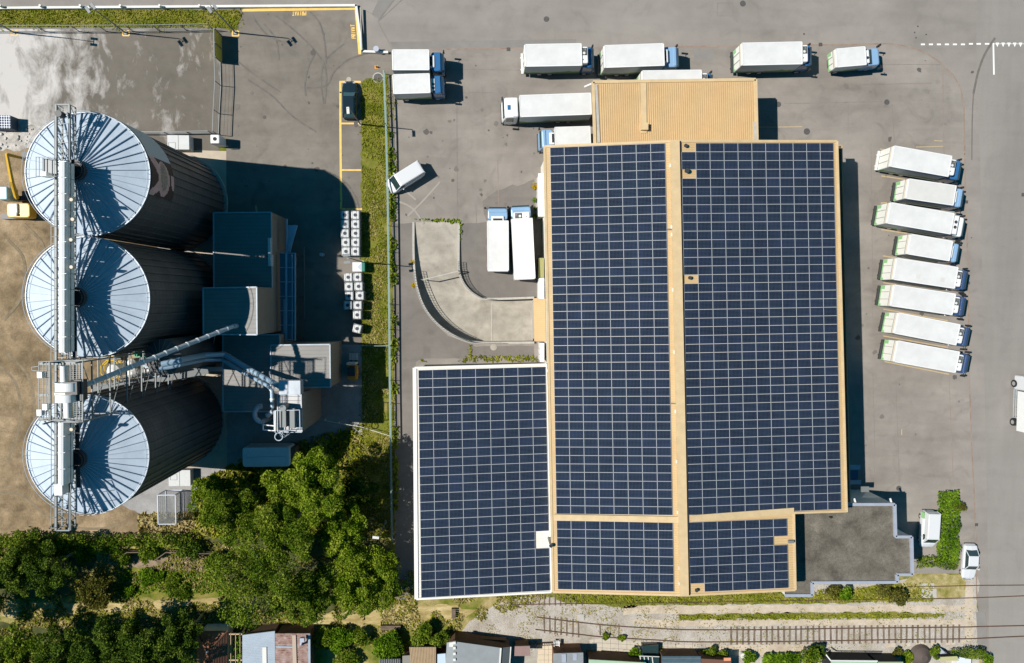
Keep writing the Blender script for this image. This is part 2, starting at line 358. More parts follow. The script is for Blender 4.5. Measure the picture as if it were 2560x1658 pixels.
def tree(px, py, R, H, m, label, group=None, name='broadleaf_tree', dens=170, leaf=.165, nb=None, seed=0, cat='tree', squash=.7):
    r = random.Random(seed*31+int(px)*7+int(py)); zc = H-R*.75
    top = W(px, py, zc); base = Vector((top.x+r.uniform(-.4,.4), top.y+r.uniform(-.4,.4), 0))
    t = thing(name, label, cat, base, 0, group)
    nb = nb or int(12+R*4.5); blobs = [(tuple(top), R*.5)]
    for k in range(nb):
        a = 2.4*k+r.uniform(-.5,.5); d = R*sqrt((k+.6)/nb)*r.uniform(.75,1.02); rr = R*r.uniform(.15,.33)
        blobs.append(((top.x+d*cos(a), top.y+d*sin(a), zc+R*(r.uniform(-.3,.55)*(1-.4*d/R)+.15)), rr))
    P = blob_pts(blobs, dens, squash); P[:,2] = np.maximum(P[:,2], .15)
    leaves('crown', P, rng.uniform(.6,1.25,len(P))*leaf, m, t)
    b = MB(); b.tube([base, base+(top-base)*.55+Vector((r.uniform(-.2,.2),0,0)), top+Vector((0,0,R*.2))], [.05*R+.06, .035*R+.04, .03], 8)
    for (c, rr) in blobs[1:]:
        s_ = base+(top-base)*r.uniform(.45,.85); c = Vector(c); b.tube([s_, (s_+c)/2+Vector((0,0,.2)), c+Vector((0,0,rr*.5))], [.022*R+.02, .014*R+.02, .015], 5)
    b.build('trunk', bark, t); return t
def shrub(px, py, R, H, m, label, group=None, name='shrub', dens=80, leaf=.2, seed=0, cat='shrub'):
    r = random.Random(seed*17+int(px)+int(py)*3); c0 = W(px, py, H*.6); base = Vector((c0.x, c0.y, 0))
    t = thing(name, label, cat, base, 0, group); bl = []
    for k in range(7):
        a = r.uniform(0, 2*pi); d = R*r.uniform(.1,.65); bl.append(((c0.x+d*cos(a), c0.y+d*sin(a), H*r.uniform(.45,.62)), R*r.uniform(.35,.55)))
    P = blob_pts(bl, dens, min(1, H/R*.6)); P[:,2] = np.clip(P[:,2], .05, None)
    leaves('foliage', P, rng.uniform(.6,1.3,len(P))*leaf, m, t)
    b = MB()
    for (c, rr) in bl[:5]: b.tube([base, (base+Vector(c))/2, Vector(c)], [.05,.035,.015], 5)
    b.build('stem', bark, t); return t
def hedge(px_line, wid, H, m, label, name='hedge', dens=90, leaf=.2, cat='hedge', ragged=.25):
    pts = [W(x, y, H*.7) for x, y in px_line]; c = sum(pts, Vector())/len(pts); t = thing(name, label, cat, (c.x, c.y, 0)); P = []; b = MB()
    for a, q in zip(pts[:-1], pts[1:]):
        L_ = (q-a).length; n = int(L_*wid*dens); d = (q-a)/L_; s_ = Vector((-d.y, d.x, 0))
        for k in range(n):
            u = random.uniform(0, L_); v = random.uniform(-1, 1); p = a+d*u
            w = noise.noise(Vector((p.x, p.y, 0))*.8)
            hh = H*(1+ragged*w); pr = random.random()
            z = hh*(1-.25*abs(v)**3)*(.55+.45*pr**.5); vv = v*(1+ragged*noise.noise(Vector((p.x, p.y, 5))*1.3)); P.append((p.x+s_.x*vv*wid/2, p.y+s_.y*vv*wid/2, z))
        for k in range(int(L_/.8)+1):
            p = a+d*min(L_, k*.8); b.tube([(p.x, p.y, 0), (p.x+.1, p.y, H*.6)], [.05,.02], 5)
    P = np.array(P); leaves('foliage', P, rng.uniform(.6,1.3,len(P))*leaf, m, t); b.build('stems', bark, t); return t
def tufts(name, px_poly, dens, size, m, zmax=.18, label='', thr=None, z0=0.0):
    """rough grass as one countless mass over a px polygon"""
    P = [W(x, y, 0) for x, y in px_poly]; xs = [p.x for p in P]; ys = [p.y for p in P]
    area = (max(xs)-min(xs))*(max(ys)-min(ys)); n = int(area*dens); X = rng.uniform(min(xs), max(xs), n); Y = rng.uniform(min(ys), max(ys), n)
    ins = np.zeros(n, bool); j = len(P)-1
    for i in range(len(P)):
        c = ((P[i].y > Y) != (P[j].y > Y)) & (X < (P[j].x-P[i].x)*(Y-P[i].y)/(P[j].y-P[i].y+1e-12)+P[i].x); ins ^= c; j = i
    X = X[ins]; Y = Y[ins]
    if thr is not None:
        w = np.array([noise.noise(Vector((x, y, 3))*.45) for x, y in zip(X, Y)]); k = w > thr; X = X[k]; Y = Y[k]
    C = np.stack([X, Y, z0+rng.uniform(.02, zmax, len(X))], 1)
    o = leaves(name, C, rng.uniform(.5,1.3,len(X))*size, m, None, .3, 2.2); o['kind'] = 'stuff'
    if label: o['label'] = label
    return o
#@@PART2
# ================================================================== GROUND
HOLE = [(1036.5,555.5),(1036.7,631.8),(1040.2,690),(1047.4,725.9),(1062,764.8),(1086.3,798.9),(1118.8,826.5),(1157.7,846.6),(1190,853.4),(1229,854.5),(1335,853.6),
        (1335,747),(1219.4,750.2),(1193.4,743.7),(1170.7,727.5),(1152.9,703),(1144.7,674),(1143.8,631.8),(1144.7,555.5)]
b = MB(); S = 900
b.poly([(-S,-S,0),(S,-S,0),(S,S,0),(-S,S,0)], 0, [[W(x, y, 0) for x, y in HOLE]]); structure(b.build('ground', meadow_m))
KERB = [(984,127),(1100,124),(1300,121),(1600,119),(1900,114),(2120,112),(2225,109),(2270,116),(2310,130),(2350,156),(2383,188),(2402,222),(2410,265),(2411,330),(2413,480),(2419,640),(2421,820),(2424,980),(2430,1140),(2436,1250),(2440,1380),(2442,1500)]
sheet('road', [(-700,-900),(3400,-900),(3400,2600),(2462,2600),(2455,1658),(2444,1500)]+KERB[::-1]+[(984,127),(907,124),(896,18),(-700,14)], .008, asph_road)
sheet('lorry_yard', KERB[:-1]+[(2441,1434),(2200,1434),(2150,1300),(2100,1300),(2100,600),(1400,600),(1400,1500),(1046,1500),(1030,1500),(1000,1420),(984,1345)], .008, asph_yard, [HOLE])
sheet('west_yard', [(-20,18),(896,18),(907,124),(984,127),(984,1345),(905,1345),(905,1090),(860,1075),(800,1110),(640,1180),(566,1180),(566,345),(-20,345)], .008, asph_west)
sheet('side_road_wear', [(2455,-900),(2600,-900),(3400,-900),(3400,2600),(2600,2600),(2478,2000),(2470,1400),(2450,400),(2440,130)], .012, asph_side)
# dusty dug-up yard in the north-west
m = surface('dusty_asphalt', [(.3, (.115,.101,.083)), (.7, (.165,.146,.122))], .1, .8, 9, .05, .05)
t = m.node_tree; N = t.nodes; L = t.links; bb = N['Principled BSDF']; src = bb.inputs['Base Color'].links[0].from_socket
g = N.new('ShaderNodeNewGeometry'); mp = N.new('ShaderNodeMapping'); mp.inputs['Scale'].default_value = (.42,.22,1); L.new(g.outputs['Position'], mp.inputs[0])
n1 = N.new('ShaderNodeTexNoise'); n1.inputs['Scale'].default_value = 1.0; n1.inputs['Detail'].default_value = 8; n1.inputs['Roughness'].default_value = .68; n1.inputs['Distortion'].default_value = .35; L.new(mp.outputs[0], n1.inputs[0])
sp = N.new('ShaderNodeSeparateXYZ'); L.new(g.outputs['Position'], sp.inputs[0])
mr = N.new('ShaderNodeMapRange'); mr.inputs[1].default_value = W(0,0).x; mr.inputs[2].default_value = W(330,0).x; mr.inputs[3].default_value = .22; mr.inputs[4].default_value = -.08; L.new(sp.outputs[0], mr.inputs[0])
ad = N.new('ShaderNodeMath'); ad.operation = 'ADD'; L.new(n1.outputs[0], ad.inputs[0]); L.new(mr.outputs[0], ad.inputs[1])
mr2 = N.new('ShaderNodeMapRange'); mr2.inputs[1].default_value = .47; mr2.inputs[2].default_value = .70; L.new(ad.outputs[0], mr2.inputs[0])
mx = N.new('ShaderNodeMix'); mx.data_type = 'RGBA'; L.new(mr2.outputs[0], mx.inputs[0]); L.new(src, mx.inputs[6]); mx.inputs[7].default_value = (.50,.475,.45,1); L.new(mx.outputs[2], bb.inputs['Base Color'])
sheet('dusty_yard', [(-700,70),(556,74),(552,150),(548,345),(548,380),(300,380),(250,345),(100,345),(-700,345)], .014, m)
sheet('bare_earth', jag([(-700,372),(90,366),(120,345),(250,345),(300,360),(470,380),(566,700),(566,1000),(470,1200),(345,1320),(500,1340),(480,1352),(250,1350),(0,1345),(-700,1345)], 20, 5, 3), .012, earth_m)
sheet('rubble_strip', jag([(-60,318),(110,312),(140,330),(90,372),(40,376),(-60,370)], 10, 4, 5), .016, surface('rubble', [(.3, (.26,.24,.21)), (.5, (.42,.39,.35)), (.7, (.55,.52,.48))], .8, 2.5, 6, .15, .15))
sheet('gravel_patch', jag([(300,1180),(345,1168),(566,1168),(590,1190),(497,1198),(496,1278),(350,1284),(300,1260)], 12, 3, 6), .02, gravel_m)
sheet('mown_straw', jag([(348,1280),(500,1275),(500,1335),(480,1345),(346,1338)], 12, 4, 8), .018, surface('straw', [(.3, (.20,.15,.05)), (.5, (.36,.28,.12)), (.7, (.52,.42,.22))], .6, 3, 7, .14, .15, stretch=(.5,1.5,1)))
sheet('concrete_slab', [(360,376),(566,378),(568,1172),(470,1172),(300,1172),(60,1172),(60,376)], .024, slab_m) if False else sheet('concrete_slab', [(452,375),(566,378),(568,1172),(452,1168)], .024, slab_m)
sheet('plant_yard', [(566,860),(905,862),(905,1088),(862,1075),(800,1110),(640,1180),(566,1180)], .02, gravel_m)
# grass areas
sheet('grass_verge', jag([(-60,24),(600,26),(604,44),(592,74),(530,70),(-60,68)], 12, 2, 1), .018, grass_m)
tufts('verge_grass_blades', [(-60,24),(600,26),(604,44),(590,72),(530,70),(-60,68)], 80, .12, grass_leaf, .10)
sheet('grass_strip', jag([(903,203),(960,185),(970,186),(984,720),(986,1000),(986,1345),(905,1345),(905,1100),(903,700)], 12, 2.5, 2), .018, grass_m)
tufts('strip_grass_blades', [(905,205),(968,190),(986,700),(990,1345),(905,1345),(905,700)], 70, .12, grass_leaf, .12, thr=-.42)
tufts('strip_edge_weeds', [(898,200),(990,190),(998,700),(998,1345),(897,1345),(897,1090),(902,860),(898,700)], 22, .14, grass_leaf, .1, thr=.0)
tufts('verge_edge_weeds', [(-60,18),(606,20),(610,60),(590,82),(-60,80)], 22, .14, grass_leaf, .1, thr=.02)
tufts('strip_dry_blades', [(905,500),(972,500),(982,1000),(984,1345),(905,1345)], 40, .14, dry_leaf, .14, thr=.0)
tufts('fence_foot_weeds', [(972,330),(984,330),(994,760),(996,1345),(984,1345),(976,700)], 40, .24, leaf_bright, .35, thr=-.05)
# railway land in the south
sheet('meadow', jag([(-700,1340),(500,1340),(905,1340),(1010,1400),(1035,1500),(1385,1480),(1385,1500),(1290,1520),(1180,1560),(1120,1590),(1110,1658),(1110,2600),(-700,2600)], 22, 5, 9), .010, meadow_m)
sheet('ballast', jag([(1130,1600),(1190,1540),(1260,1500),(1400,1490),(2445,1440),(2446,1658),(2446,1760),(1120,1760)], 18, 4, 11), .012, ballast_m)
sheet('sand_path', jag([(1560,1514),(2440,1512),(2440,1529),(2000,1531),(1560,1536)], 14, 2.5, 12), .018, sand_m)
sheet('sand_path', jag([(1560,1550),(2440,1548),(2440,1566),(1990,1563),(1640,1566)], 14, 3, 13), .018, sand_m)
sheet('sand_path', jag([(1760,1612),(2060,1612),(2060,1640),(1820,1640)], 14, 3, 14), .018, sand_m)
sheet('rail_grass', jag([(1385,1478),(1720,1488),(1990,1476),(2030,1488),(2230,1458),(2320,1452),(2330,1500),(2100,1508),(1600,1514),(1570,1520),(1410,1505),(1390,1500)], 12, 2.5, 15), .018, grass_m)
sheet('rail_grass', jag([(1700,1536),(1990,1532),(2250,1531),(2365,1536),(2340,1545),(1990,1547),(1700,1550)], 12, 3, 16), .018, grass_m)
sheet('dry_verge', jag([(2285,1436),(2412,1434),(2412,1490),(2300,1505),(2250,1500),(2250,1460)], 12, 3, 17), .020, surface('dry_verge_soil', [(.3,(.17,.16,.03)),(.5,(.30,.25,.10)),(.7,(.42,.35,.19))], .8, 2.5, 8, .14, .15))
tufts('rail_grass_blades', [(1390,1482),(1990,1478),(2330,1455),(2330,1504),(1600,1512),(1400,1503)], 34, .2, grass_leaf, .16)
tufts('rail_grass_blades', [(1690,1537),(2370,1534),(2350,1546),(1690,1550)], 34, .2, grass_leaf, .16)
tufts('ballast_weeds', [(1150,1520),(2430,1515),(2430,1632),(1150,1640)], 9, .13, grass_leaf, .05, thr=.02)
tufts('ballast_dry_weeds', [(1150,1500),(1720,1512),(1720,1600),(1150,1620)], 14, .14, dry_leaf, .05, thr=-.1)
tufts('meadow_blades', [(-120,1345),(500,1350),(1000,1420),(1380,1490),(1180,1560),(1100,1600),(-120,1700)], 24, .2, grass_leaf, .16, thr=-.1)
sheet('straw_path', jag([(-60,1500),(240,1508),(560,1493),(620,1500),(620,1512),(560,1508),(250,1530),(100,1545),(-60,1540)], 14, 4, 31), .02, MATS['straw'])
sheet('straw_path', jag([(730,1530),(1010,1508),(1190,1520),(1160,1545),(1000,1560),(720,1560)], 14, 5, 32), .02, MATS['straw'])
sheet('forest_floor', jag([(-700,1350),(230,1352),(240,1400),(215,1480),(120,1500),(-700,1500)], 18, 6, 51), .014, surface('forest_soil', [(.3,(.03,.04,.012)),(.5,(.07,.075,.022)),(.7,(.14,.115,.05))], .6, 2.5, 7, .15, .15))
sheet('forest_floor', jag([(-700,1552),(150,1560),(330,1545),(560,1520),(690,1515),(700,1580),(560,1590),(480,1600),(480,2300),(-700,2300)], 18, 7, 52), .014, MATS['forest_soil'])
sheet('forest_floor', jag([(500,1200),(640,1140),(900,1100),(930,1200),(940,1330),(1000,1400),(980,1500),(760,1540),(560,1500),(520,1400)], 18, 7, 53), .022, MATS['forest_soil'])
sheet('green_meadow', jag([(330,1420),(540,1432),(560,1490),(420,1498),(300,1492),(260,1470)], 14, 5, 54), .021, grass_m)
tufts('green_meadow_blades', [(300,1420),(540,1432),(560,1490),(300,1492)], 60, .16, leaf_vine, .2, thr=-.2)
sheet('leaf_litter', jag([(255,1385),(540,1395),(540,1440),(400,1435),(260,1425)], 14, 5, 33), .02, surface('litter', [(.3,(.12,.085,.05)),(.7,(.30,.23,.16))], .9, 3, 7, .15, .15))
tufts('meadow_dry_blades', [(-120,1345),(500,1350),(1000,1420),(1380,1490),(1180,1560),(1100,1600),(-120,1700)], 26, .2, dry_leaf, .14, thr=-.05)
tufts('west_weeds', [(500,1200),(640,1130),(905,1060),(905,1345),(480,1345)], 26, .3, grass_leaf, .3)
tufts('straw_blades', [(346,1285),(500,1280),(480,1345),(346,1338)], 30, .4, dry_leaf, .1)
tufts('yard_edge_weeds', [(1048,888),(1340,890),(1345,902),(1330,905),(1053,905)], 40, .2, grass_leaf, .15, thr=-.05)
tufts('yard_seam_weeds', [(1172,858),(1180,858),(1178,890),(1170,890)], 60, .2, grass_leaf, .12)
tufts('ramp_wall_weeds', [(1030,548),(1155,548),(1150,556),(1145,640),(1156,560)], 60, .2, leaf_bright, .2)
sheet('paving_slabs', [(1473,1600),(1500,1596),(1625,1606),(1640,1612),(1740,1612),(1760,1640),(1760,1660),(1480,1634)], .022, (lambda: (lambda m: m)(mat('slab_paving', (.46,.41,.33), .9, var=.12, scale=1.2)))())
b = MB()
for k in range(13):
    b.bar(W(1485+k*20.5, 1597+k*.6)+Vector((0,0,.026)), W(1485+k*20.5, 1634)+Vector((0,0,.026)), .04, .006)
for y in (1609, 1621): b.bar(W(1480, y-3)+Vector((0,0,.026)), W(1755, y+14)+Vector((0,0,.026)), .04, .006)
o = b.build('paving_joints', crackm); structure(o)
for i, (x, y, w, h) in enumerate([(2225,1607,10,12),(2236,1610,8,9),(2250,1608,12,12),(2270,1606,16,12),(2292,1606,10,12),(2312,1604,20,12),(2340,1602,24,12),(2372,1600,30,12)]): pass
b = MB()
for k in range(16):
    x = 2215+k*12.5; b.face([W(x, 1608-k*.5)+Vector((0,0,.03)), W(x, 1618-k*.5)+Vector((0,0,.03)), W(x+11, 1618-k*.5)+Vector((0,0,.03)), W(x+11, 1608-k*.5)+Vector((0,0,.03))], k*7 % 3)
structure(b.build('paving_slab_row', [sand_m, MATS['slab_paving'], conc_m]))

# kerbs, patches, cracks, markings
_zi = [0]
def strip(name, px, w, m, z=.014, closed=False):
    _zi[0] = (_zi[0]+1) % 40; z = z+_zi[0]*.0006; P = [W(x, y)+Vector((0,0,z)) for x, y in px]; b = MB(); N_ = []
    for k in range(len(P)):
        d = (P[min(k+1,len(P)-1)]-P[max(k-1,0)]).normalized(); N_.append(Vector((-d.y, d.x, 0))*w/2)
    for k in range(len(P)-1): b.face([P[k]-N_[k], P[k+1]-N_[k+1], P[k+1]+N_[k+1], P[k]+N_[k]])
    return structure(b.build(name, m))
strip('kerb', KERB, .17, redkerb, .018)
strip('yard_drain_channel', [(2357,160),(2358,300),(2361,430)], .07, redkerb, .018); strip('yard_drain_channel', [(2372,930),(2376,1040),(2381,1150),(2383,1215)], .07, redkerb, .018)
strip('yard_drain_channel', [(1244,400),(1245,430),(1246,512)], .07, redkerb, .018)
strip('pipe_trench_line', [(1961,259),(2085,257),(2207,254)], .07, crackm, .018)
for px in ([(2182,935),(2183,1000),(2185,1040),(2187,1130)], [(2240,970),(2243,1060),(2246,1130),(2248,1215)], [(2185,1165),(2190,1222)], [(2177,360),(2180,520),(2181,800)], [(2120,260),(2120,340)], [(2230,260),(2236,360)],
           [(1142,240),(1143,430),(1144,560)], [(983,128),(985,330),(990,700),(1003,900),(1008,1300)], [(1040,173),(1200,174),(1300,176)], [(1030,230),(1230,232)], [(1197,700),(1196,745),(1247,690),(1249,748)], [(1190,512),(1194,690)],
           [(2100,160),(2350,162)], [(2150,212),(2330,208)], [(900,20),(930,35),(945,52),(985,0)], [(1010,-5),(945,55),(985,130)]):
    strip('asphalt_crack', px, .045, crackm, .017)
sheet('asphalt_patch', [(975,105),(1440,98),(1441,120),(1300,120),(985,126)], .013, patchm)
sheet('asphalt_patch', [(1735,126),(1784,126),(1783,152),(1735,152)], .013, patchm); sheet('asphalt_patch', [(930,34),(955,-20),(1000,-20),(950,52)], .013, patchm)
sheet('asphalt_patch', [(1793,8),(1832,8),(1832,40),(1793,40)], .013, asph_road); strip('saw_cut', [(1793,8),(1832,8),(1832,40),(1793,40),(1793,8)], .05, crackm, .016)
def arc(px, n=8):
    out = []
    for i in range(len(px)-1):
        p0 = px[max(i-1,0)]; p1 = px[i]; p2 = px[i+1]; p3 = px[min(i+2,len(px)-1)]
        for k in range(n):
            t = k/n; out.append(tuple(.5*((2*p1[j])+(-p0[j]+p2[j])*t+(2*p0[j]-5*p1[j]+4*p2[j]-p3[j])*t*t+(-p0[j]+3*p1[j]-3*p2[j]+p3[j])*t**3) for j in (0,1)))
    return out+[px[-1]]
for px in ([(690,40),(740,80),(790,130),(815,180),(812,260)], [(860,110),(815,150),(802,200),(810,260)], [(930,130),(870,150),(835,180),(815,215),(760,220)], [(775,30),(800,60),(812,110),(815,160)], [(660,60),(690,100),(697,150)], [(790,130),(770,170),(762,215),(765,240)], [(630,40),(660,80),(690,100),(740,110)], [(620,200),(680,240),(730,290),(790,330)], [(590,150),(640,190),(700,230)]):
    strip('tyre_track', arc(px), .19, tyremark, .013)
for px in ([(2487,95),(2462,135),(2445,180),(2433,235)], [(2433,235),(2430,300),(2429,400)]): strip('skid_mark', arc(px), .28 if px[0][0] > 2440 else .14, tyremark, .018)
for px in ([(1100,455),(1060,500),(1020,540)], [(985,500),(1030,520),(1060,560)], [(1000,465),(1040,500)]): strip('dust_track', arc(px), .22, mat('dust', (.30,.275,.245), .95), .013)
def marking(name, m, pieces, z=.02):
    b = MB()
    for x0, y0, x1, y1, w in pieces:
        z += .0005
        a = W(x0, y0)+Vector((0,0,z)); q = W(x1, y1)+Vector((0,0,z)); d = (q-a).normalized(); s = Vector((-d.y, d.x, 0))*w/2; b.face([a-s, q-s, q+s, a+s])
    return structure(b.build(name, m))
marking('white_road_marking', whiteline, [(2302+i*20, 111.3, 2312+i*20, 111.3, .2) for i in range(6)]+[(2422,110,2432,110,.2),(2441,110,2452,110,.2),(2462,110,2473,110,.2),(2483,110,2560,110,.05),(2483,108,2484.5,187,.2)])
b = MB()
for i in range(8):
    x = 2493+i*14.5; b.face([W(x-4.5,107)+Vector((0,0,.022)), W(x,118)+Vector((0,0,.022)), W(x+4.5,107)+Vector((0,0,.022))])
structure(b.build('give_way_teeth', whiteline))
marking('yellow_border_line', yellowp, [(606,26,892,21,.32),(890,20,899.5,136,.32)])
marking('yellow_bay_line', yellowp, [(851,205,851,309,.26),(851,309,853,523,.26),(848.5,205,872,205,.24),(882,205,902,205,.24),(852,309,900,309,.2),(853,425.5,903,425.5,.2),(853,523,905,523,.2)])
marking('yellow_lamp_square', yellowp, [(x+dx0, y+dy0, x+dx1, y+dy1, .14) for x, y in ((36,82.5),(315,83.5),(589,84)) for dx0,dy0,dx1,dy1 in ((-8,-6,-8,6),(8,-6,8,6),(-8,6,8,6),(-8,-6,-3,-6),(3,-6,8,-6))])
marking('worn_lorry_bay_line', yel2, [(2200,373,2230,377,.14),(2203,440,2262,449,.14),(2202,508,2217,507,.14),(2203,574,2268,584,.14),(2207,640,2240,645,.14),(2208,707,2240,712,.14),(2208,773,2369,802,.14),(2208,840,2370,869,.14),(2211,904,2372,936,.14),(2290,368,2358,366,.1),(2335,352,2356,353,.1),(1945,318,2005,317,.1),(1893,318,1944,318,.1),(2254,1073,2254,1088,.12)])
marking('yard_yellow_line', yel2, [(640,514,642,531,.25)])
rs = random.Random(21); b = MB()      # oil drips and soot on the yards
for k in range(150):
    x, y = (rs.uniform(990,1350), rs.uniform(130,560)) if k % 3 == 0 else ((rs.uniform(2110,2435), rs.uniform(130,1220)) if k % 3 == 1 else (rs.uniform(570,900), rs.uniform(30,520)))
    s = rs.choice((.05,.07,.09,.13,.2,.32)); p = W(x, y, 0); pts = [(p.x+s*rs.uniform(.6,1.3)*cos(2*pi*q/9), p.y+s*rs.uniform(.6,1.5)*sin(2*pi*q/9), .023+k*.0001) for q in range(9)]; b.face(pts, k % 2)
structure(b.build('oil_spots', [mat('oil_stain', (.095,.085,.075), .85), mat('soot_stain', (.15,.135,.12), .9)]))
# painted words
FONT = {'P': [((0,0),(0,1)),((0,1),(.7,1)),((.7,1),(.7,.5)),((.7,.5),(0,.5))], 'R': [((0,0),(0,1)),((0,1),(.7,1)),((.7,1),(.7,.5)),((.7,.5),(0,.5)),((.25,.5),(.75,0))],
        'I': [((.35,0),(.35,1))], 'V': [((0,1),(.35,0)),((.35,0),(.7,1))], 'A': [((0,0),(.35,1)),((.35,1),(.7,0)),((.15,.38),(.55,.38))], 'T': [((0,1),(.8,1)),((.4,0),(.4,1))]}
def word(txt, origin, ux, uy, h, w, z=.021, m=None, lw=.13, adv=1.15):
    b = MB(); o = Vector(origin)
    for i, ch in enumerate(txt):
        for (p, q) in FONT[ch]:
            z += .0004
            a = o+ux*(i*adv+p[0])*w+uy*p[1]*h; c = o+ux*(i*adv+q[0])*w+uy*q[1]*h; d = (c-a).normalized(); s = Vector((-d.y, d.x, 0))*lw/2; e = d*lw*.3
            b.face([a-e-s+Vector((0,0,z)), c+e-s+Vector((0,0,z)), c+e+s+Vector((0,0,z)), a-e+s+Vector((0,0,z))])
    return structure(b.build('painted_word', m or yellowp))
o1 = W(765,29); u = (W(731,30)-o1); word('PRIVAT', o1, u.normalized(), (W(765,38)-o1).normalized(), (W(765,38)-o1).length, u.length/6.6, lw=.09)
o1 = W(889,96); u = (W(886,62)-o1); word('PRIVAT', o1, u.normalized(), (W(880,96)-o1).normalized(), (W(880,96)-o1).length, u.length/6.6, lw=.09)
# manholes and drains
def manhole(px, py, r, label, ring=False, square=False, z=.02, m=None):
    c = W(px, py, z); b = MB()
    if square: b.box(c.x-r, c.x+r, c.y-r, c.y+r, z-.01, z+.012); [b.box(c.x-r*.8+k*r*.4, c.x-r*.6+k*r*.4, c.y-r*.8, c.y+r*.8, z+.012, z+.03) for k in range(5)]
    else:
        b.cyl((c.x,c.y), r, z-.01, z+.012, 24)
        b.cyl((c.x,c.y), r*.82, z+.012, z+.02, 24, 1)
    tag(b.build('drain_grate' if square else 'manhole_cover', [concb if ring else (m or ironm), (m or ironm)]), label, 'drain' if square else 'manhole', 'drain grates' if square else 'manhole covers')
sheet('old_asphalt', jag([(987,560),(1034,556),(1036,690),(1062,775),(1118,838),(1190,866),(1335,864),(1336,893),(1053,897),(1040,905),(1042,1500),(992,1500),(988,1000)], 20, 1.5, 41), .011, surface('asphalt_old', [(.3, (.145,.131,.118)), (.7, (.20,.182,.163))], .12, .9, 9, .06, .05, extra=.12))
sheet('old_asphalt', jag([(1150,560),(1215,556),(1216,690),(1342,705),(1342,744),(1222,747),(1196,740),(1172,722),(1154,695)], 20, 1.5, 42), .011, MATS['asphalt_old'])
sheet('stain', jag([(1340,446),(1342,655),(1325,700),(1215,700),(1214,540),(1210,500),(1260,470)], 16, 5, 43), .0125, MATS['asphalt_old'])
for a in ((1857,9,.36,'round dark manhole cover in the road north of the yard, near the top edge'), (1366,48,.34,'faint round manhole cover in the road above the first long lorry'), (2217,255.5,.34,'black manhole cover at the east end of the buried pipe line'),
          (1946,261,.34,'grey manhole cover beside the shadow of the corrugated roof'), (2017,329,.40,'largest manhole cover, north of the solar roof east block'), (2247,1221,.34,'dark manhole cover above the flat roofed office'), (2010,85,.12,'tiny valve cover in the road above the small van')):
    manhole(*a)
manhole(945,195,.66,'pale concrete ring with a small cover at the top of the grass strip',ring=True); manhole(872,199,.3,'half hidden round cover at the nose of the black car', m=conc_m)
manhole(1234,868,.42,'pale round cover in the asphalt below the curved ramp', m=conc_m)
for a in ((1271,123.5,.22,'black drain grate in the kerb east of the two blue cab lorries'), (2051,111.5,.22,'dark drain grate by the kerb near the small box van'), (2416,505,.2,'worn drain grate by the kerb near the second lorry of the row'), (2441,1312,.2,'dark drain grate in the kerb above the white saloon car'), (2558,487,.22,'drain grate at the right edge of the side road')): manhole(*a, square=True)
for i, (x, y) in enumerate(((2294.5,66),(2286.5,81.5),(2315.5,86.5),(2290,94.5))): manhole(x, y, .1, ['northmost','second','eastmost','lowest'][i]+' of four tiny valve covers in the road junction')

# ================================================================== RAMP
OUT = HOLE[:11]; INN = [(1144.7,555.5),(1143.8,631.8),(1144.7,674),(1152.9,703),(1170.7,727.5),(1193.4,743.7),(1219.4,750.2),(1335,747)]
def resample(P, n):
    P = [Vector(p) for p in P]; d = [0]
    for a, q in zip(P[:-1], P[1:]): d.append(d[-1]+(q-a).length)
    out = []
    for k in range(n):
        t = d[-1]*k/(n-1); i = max(j for j in range(len(d)) if d[j] <= t+1e-9); i = min(i, len(P)-2); out.append(P[i].lerp(P[i+1], (t-d[i])/(d[i+1]-d[i])))
    return out
NO = 40; Ow = resample([W(x, y, 0) for x, y in arc(OUT)], NO); Iw = resample([W(x, y, 0) for x, y in arc(INN)], NO)
def rz(k): t = k/(NO-1); return -1.75*min(1, (t/.72))**1.1
b = MB()
for k in range(NO-1):
    for j in range(4):
        q = lambda kk, jj: Ow[kk].lerp(Iw[kk], jj/4)+Vector((0,0,rz(kk)))
        b.face([q(k,j), q(k+1,j), q(k+1,j+1), q(k,j+1)])
structure(b.build('ramp_floor', conc_m))
rt = thing('ramp_wall', 'curved concrete retaining wall along the outer west side of the sunken ramp', 'retaining wall', (Ow[20].x, Ow[20].y, 0))
rt2 = thing('ramp_wall', 'short inner retaining wall of the sunken ramp beside the two parked blue cab lorries', 'retaining wall', (Iw[20].x, Iw[20].y, 0))
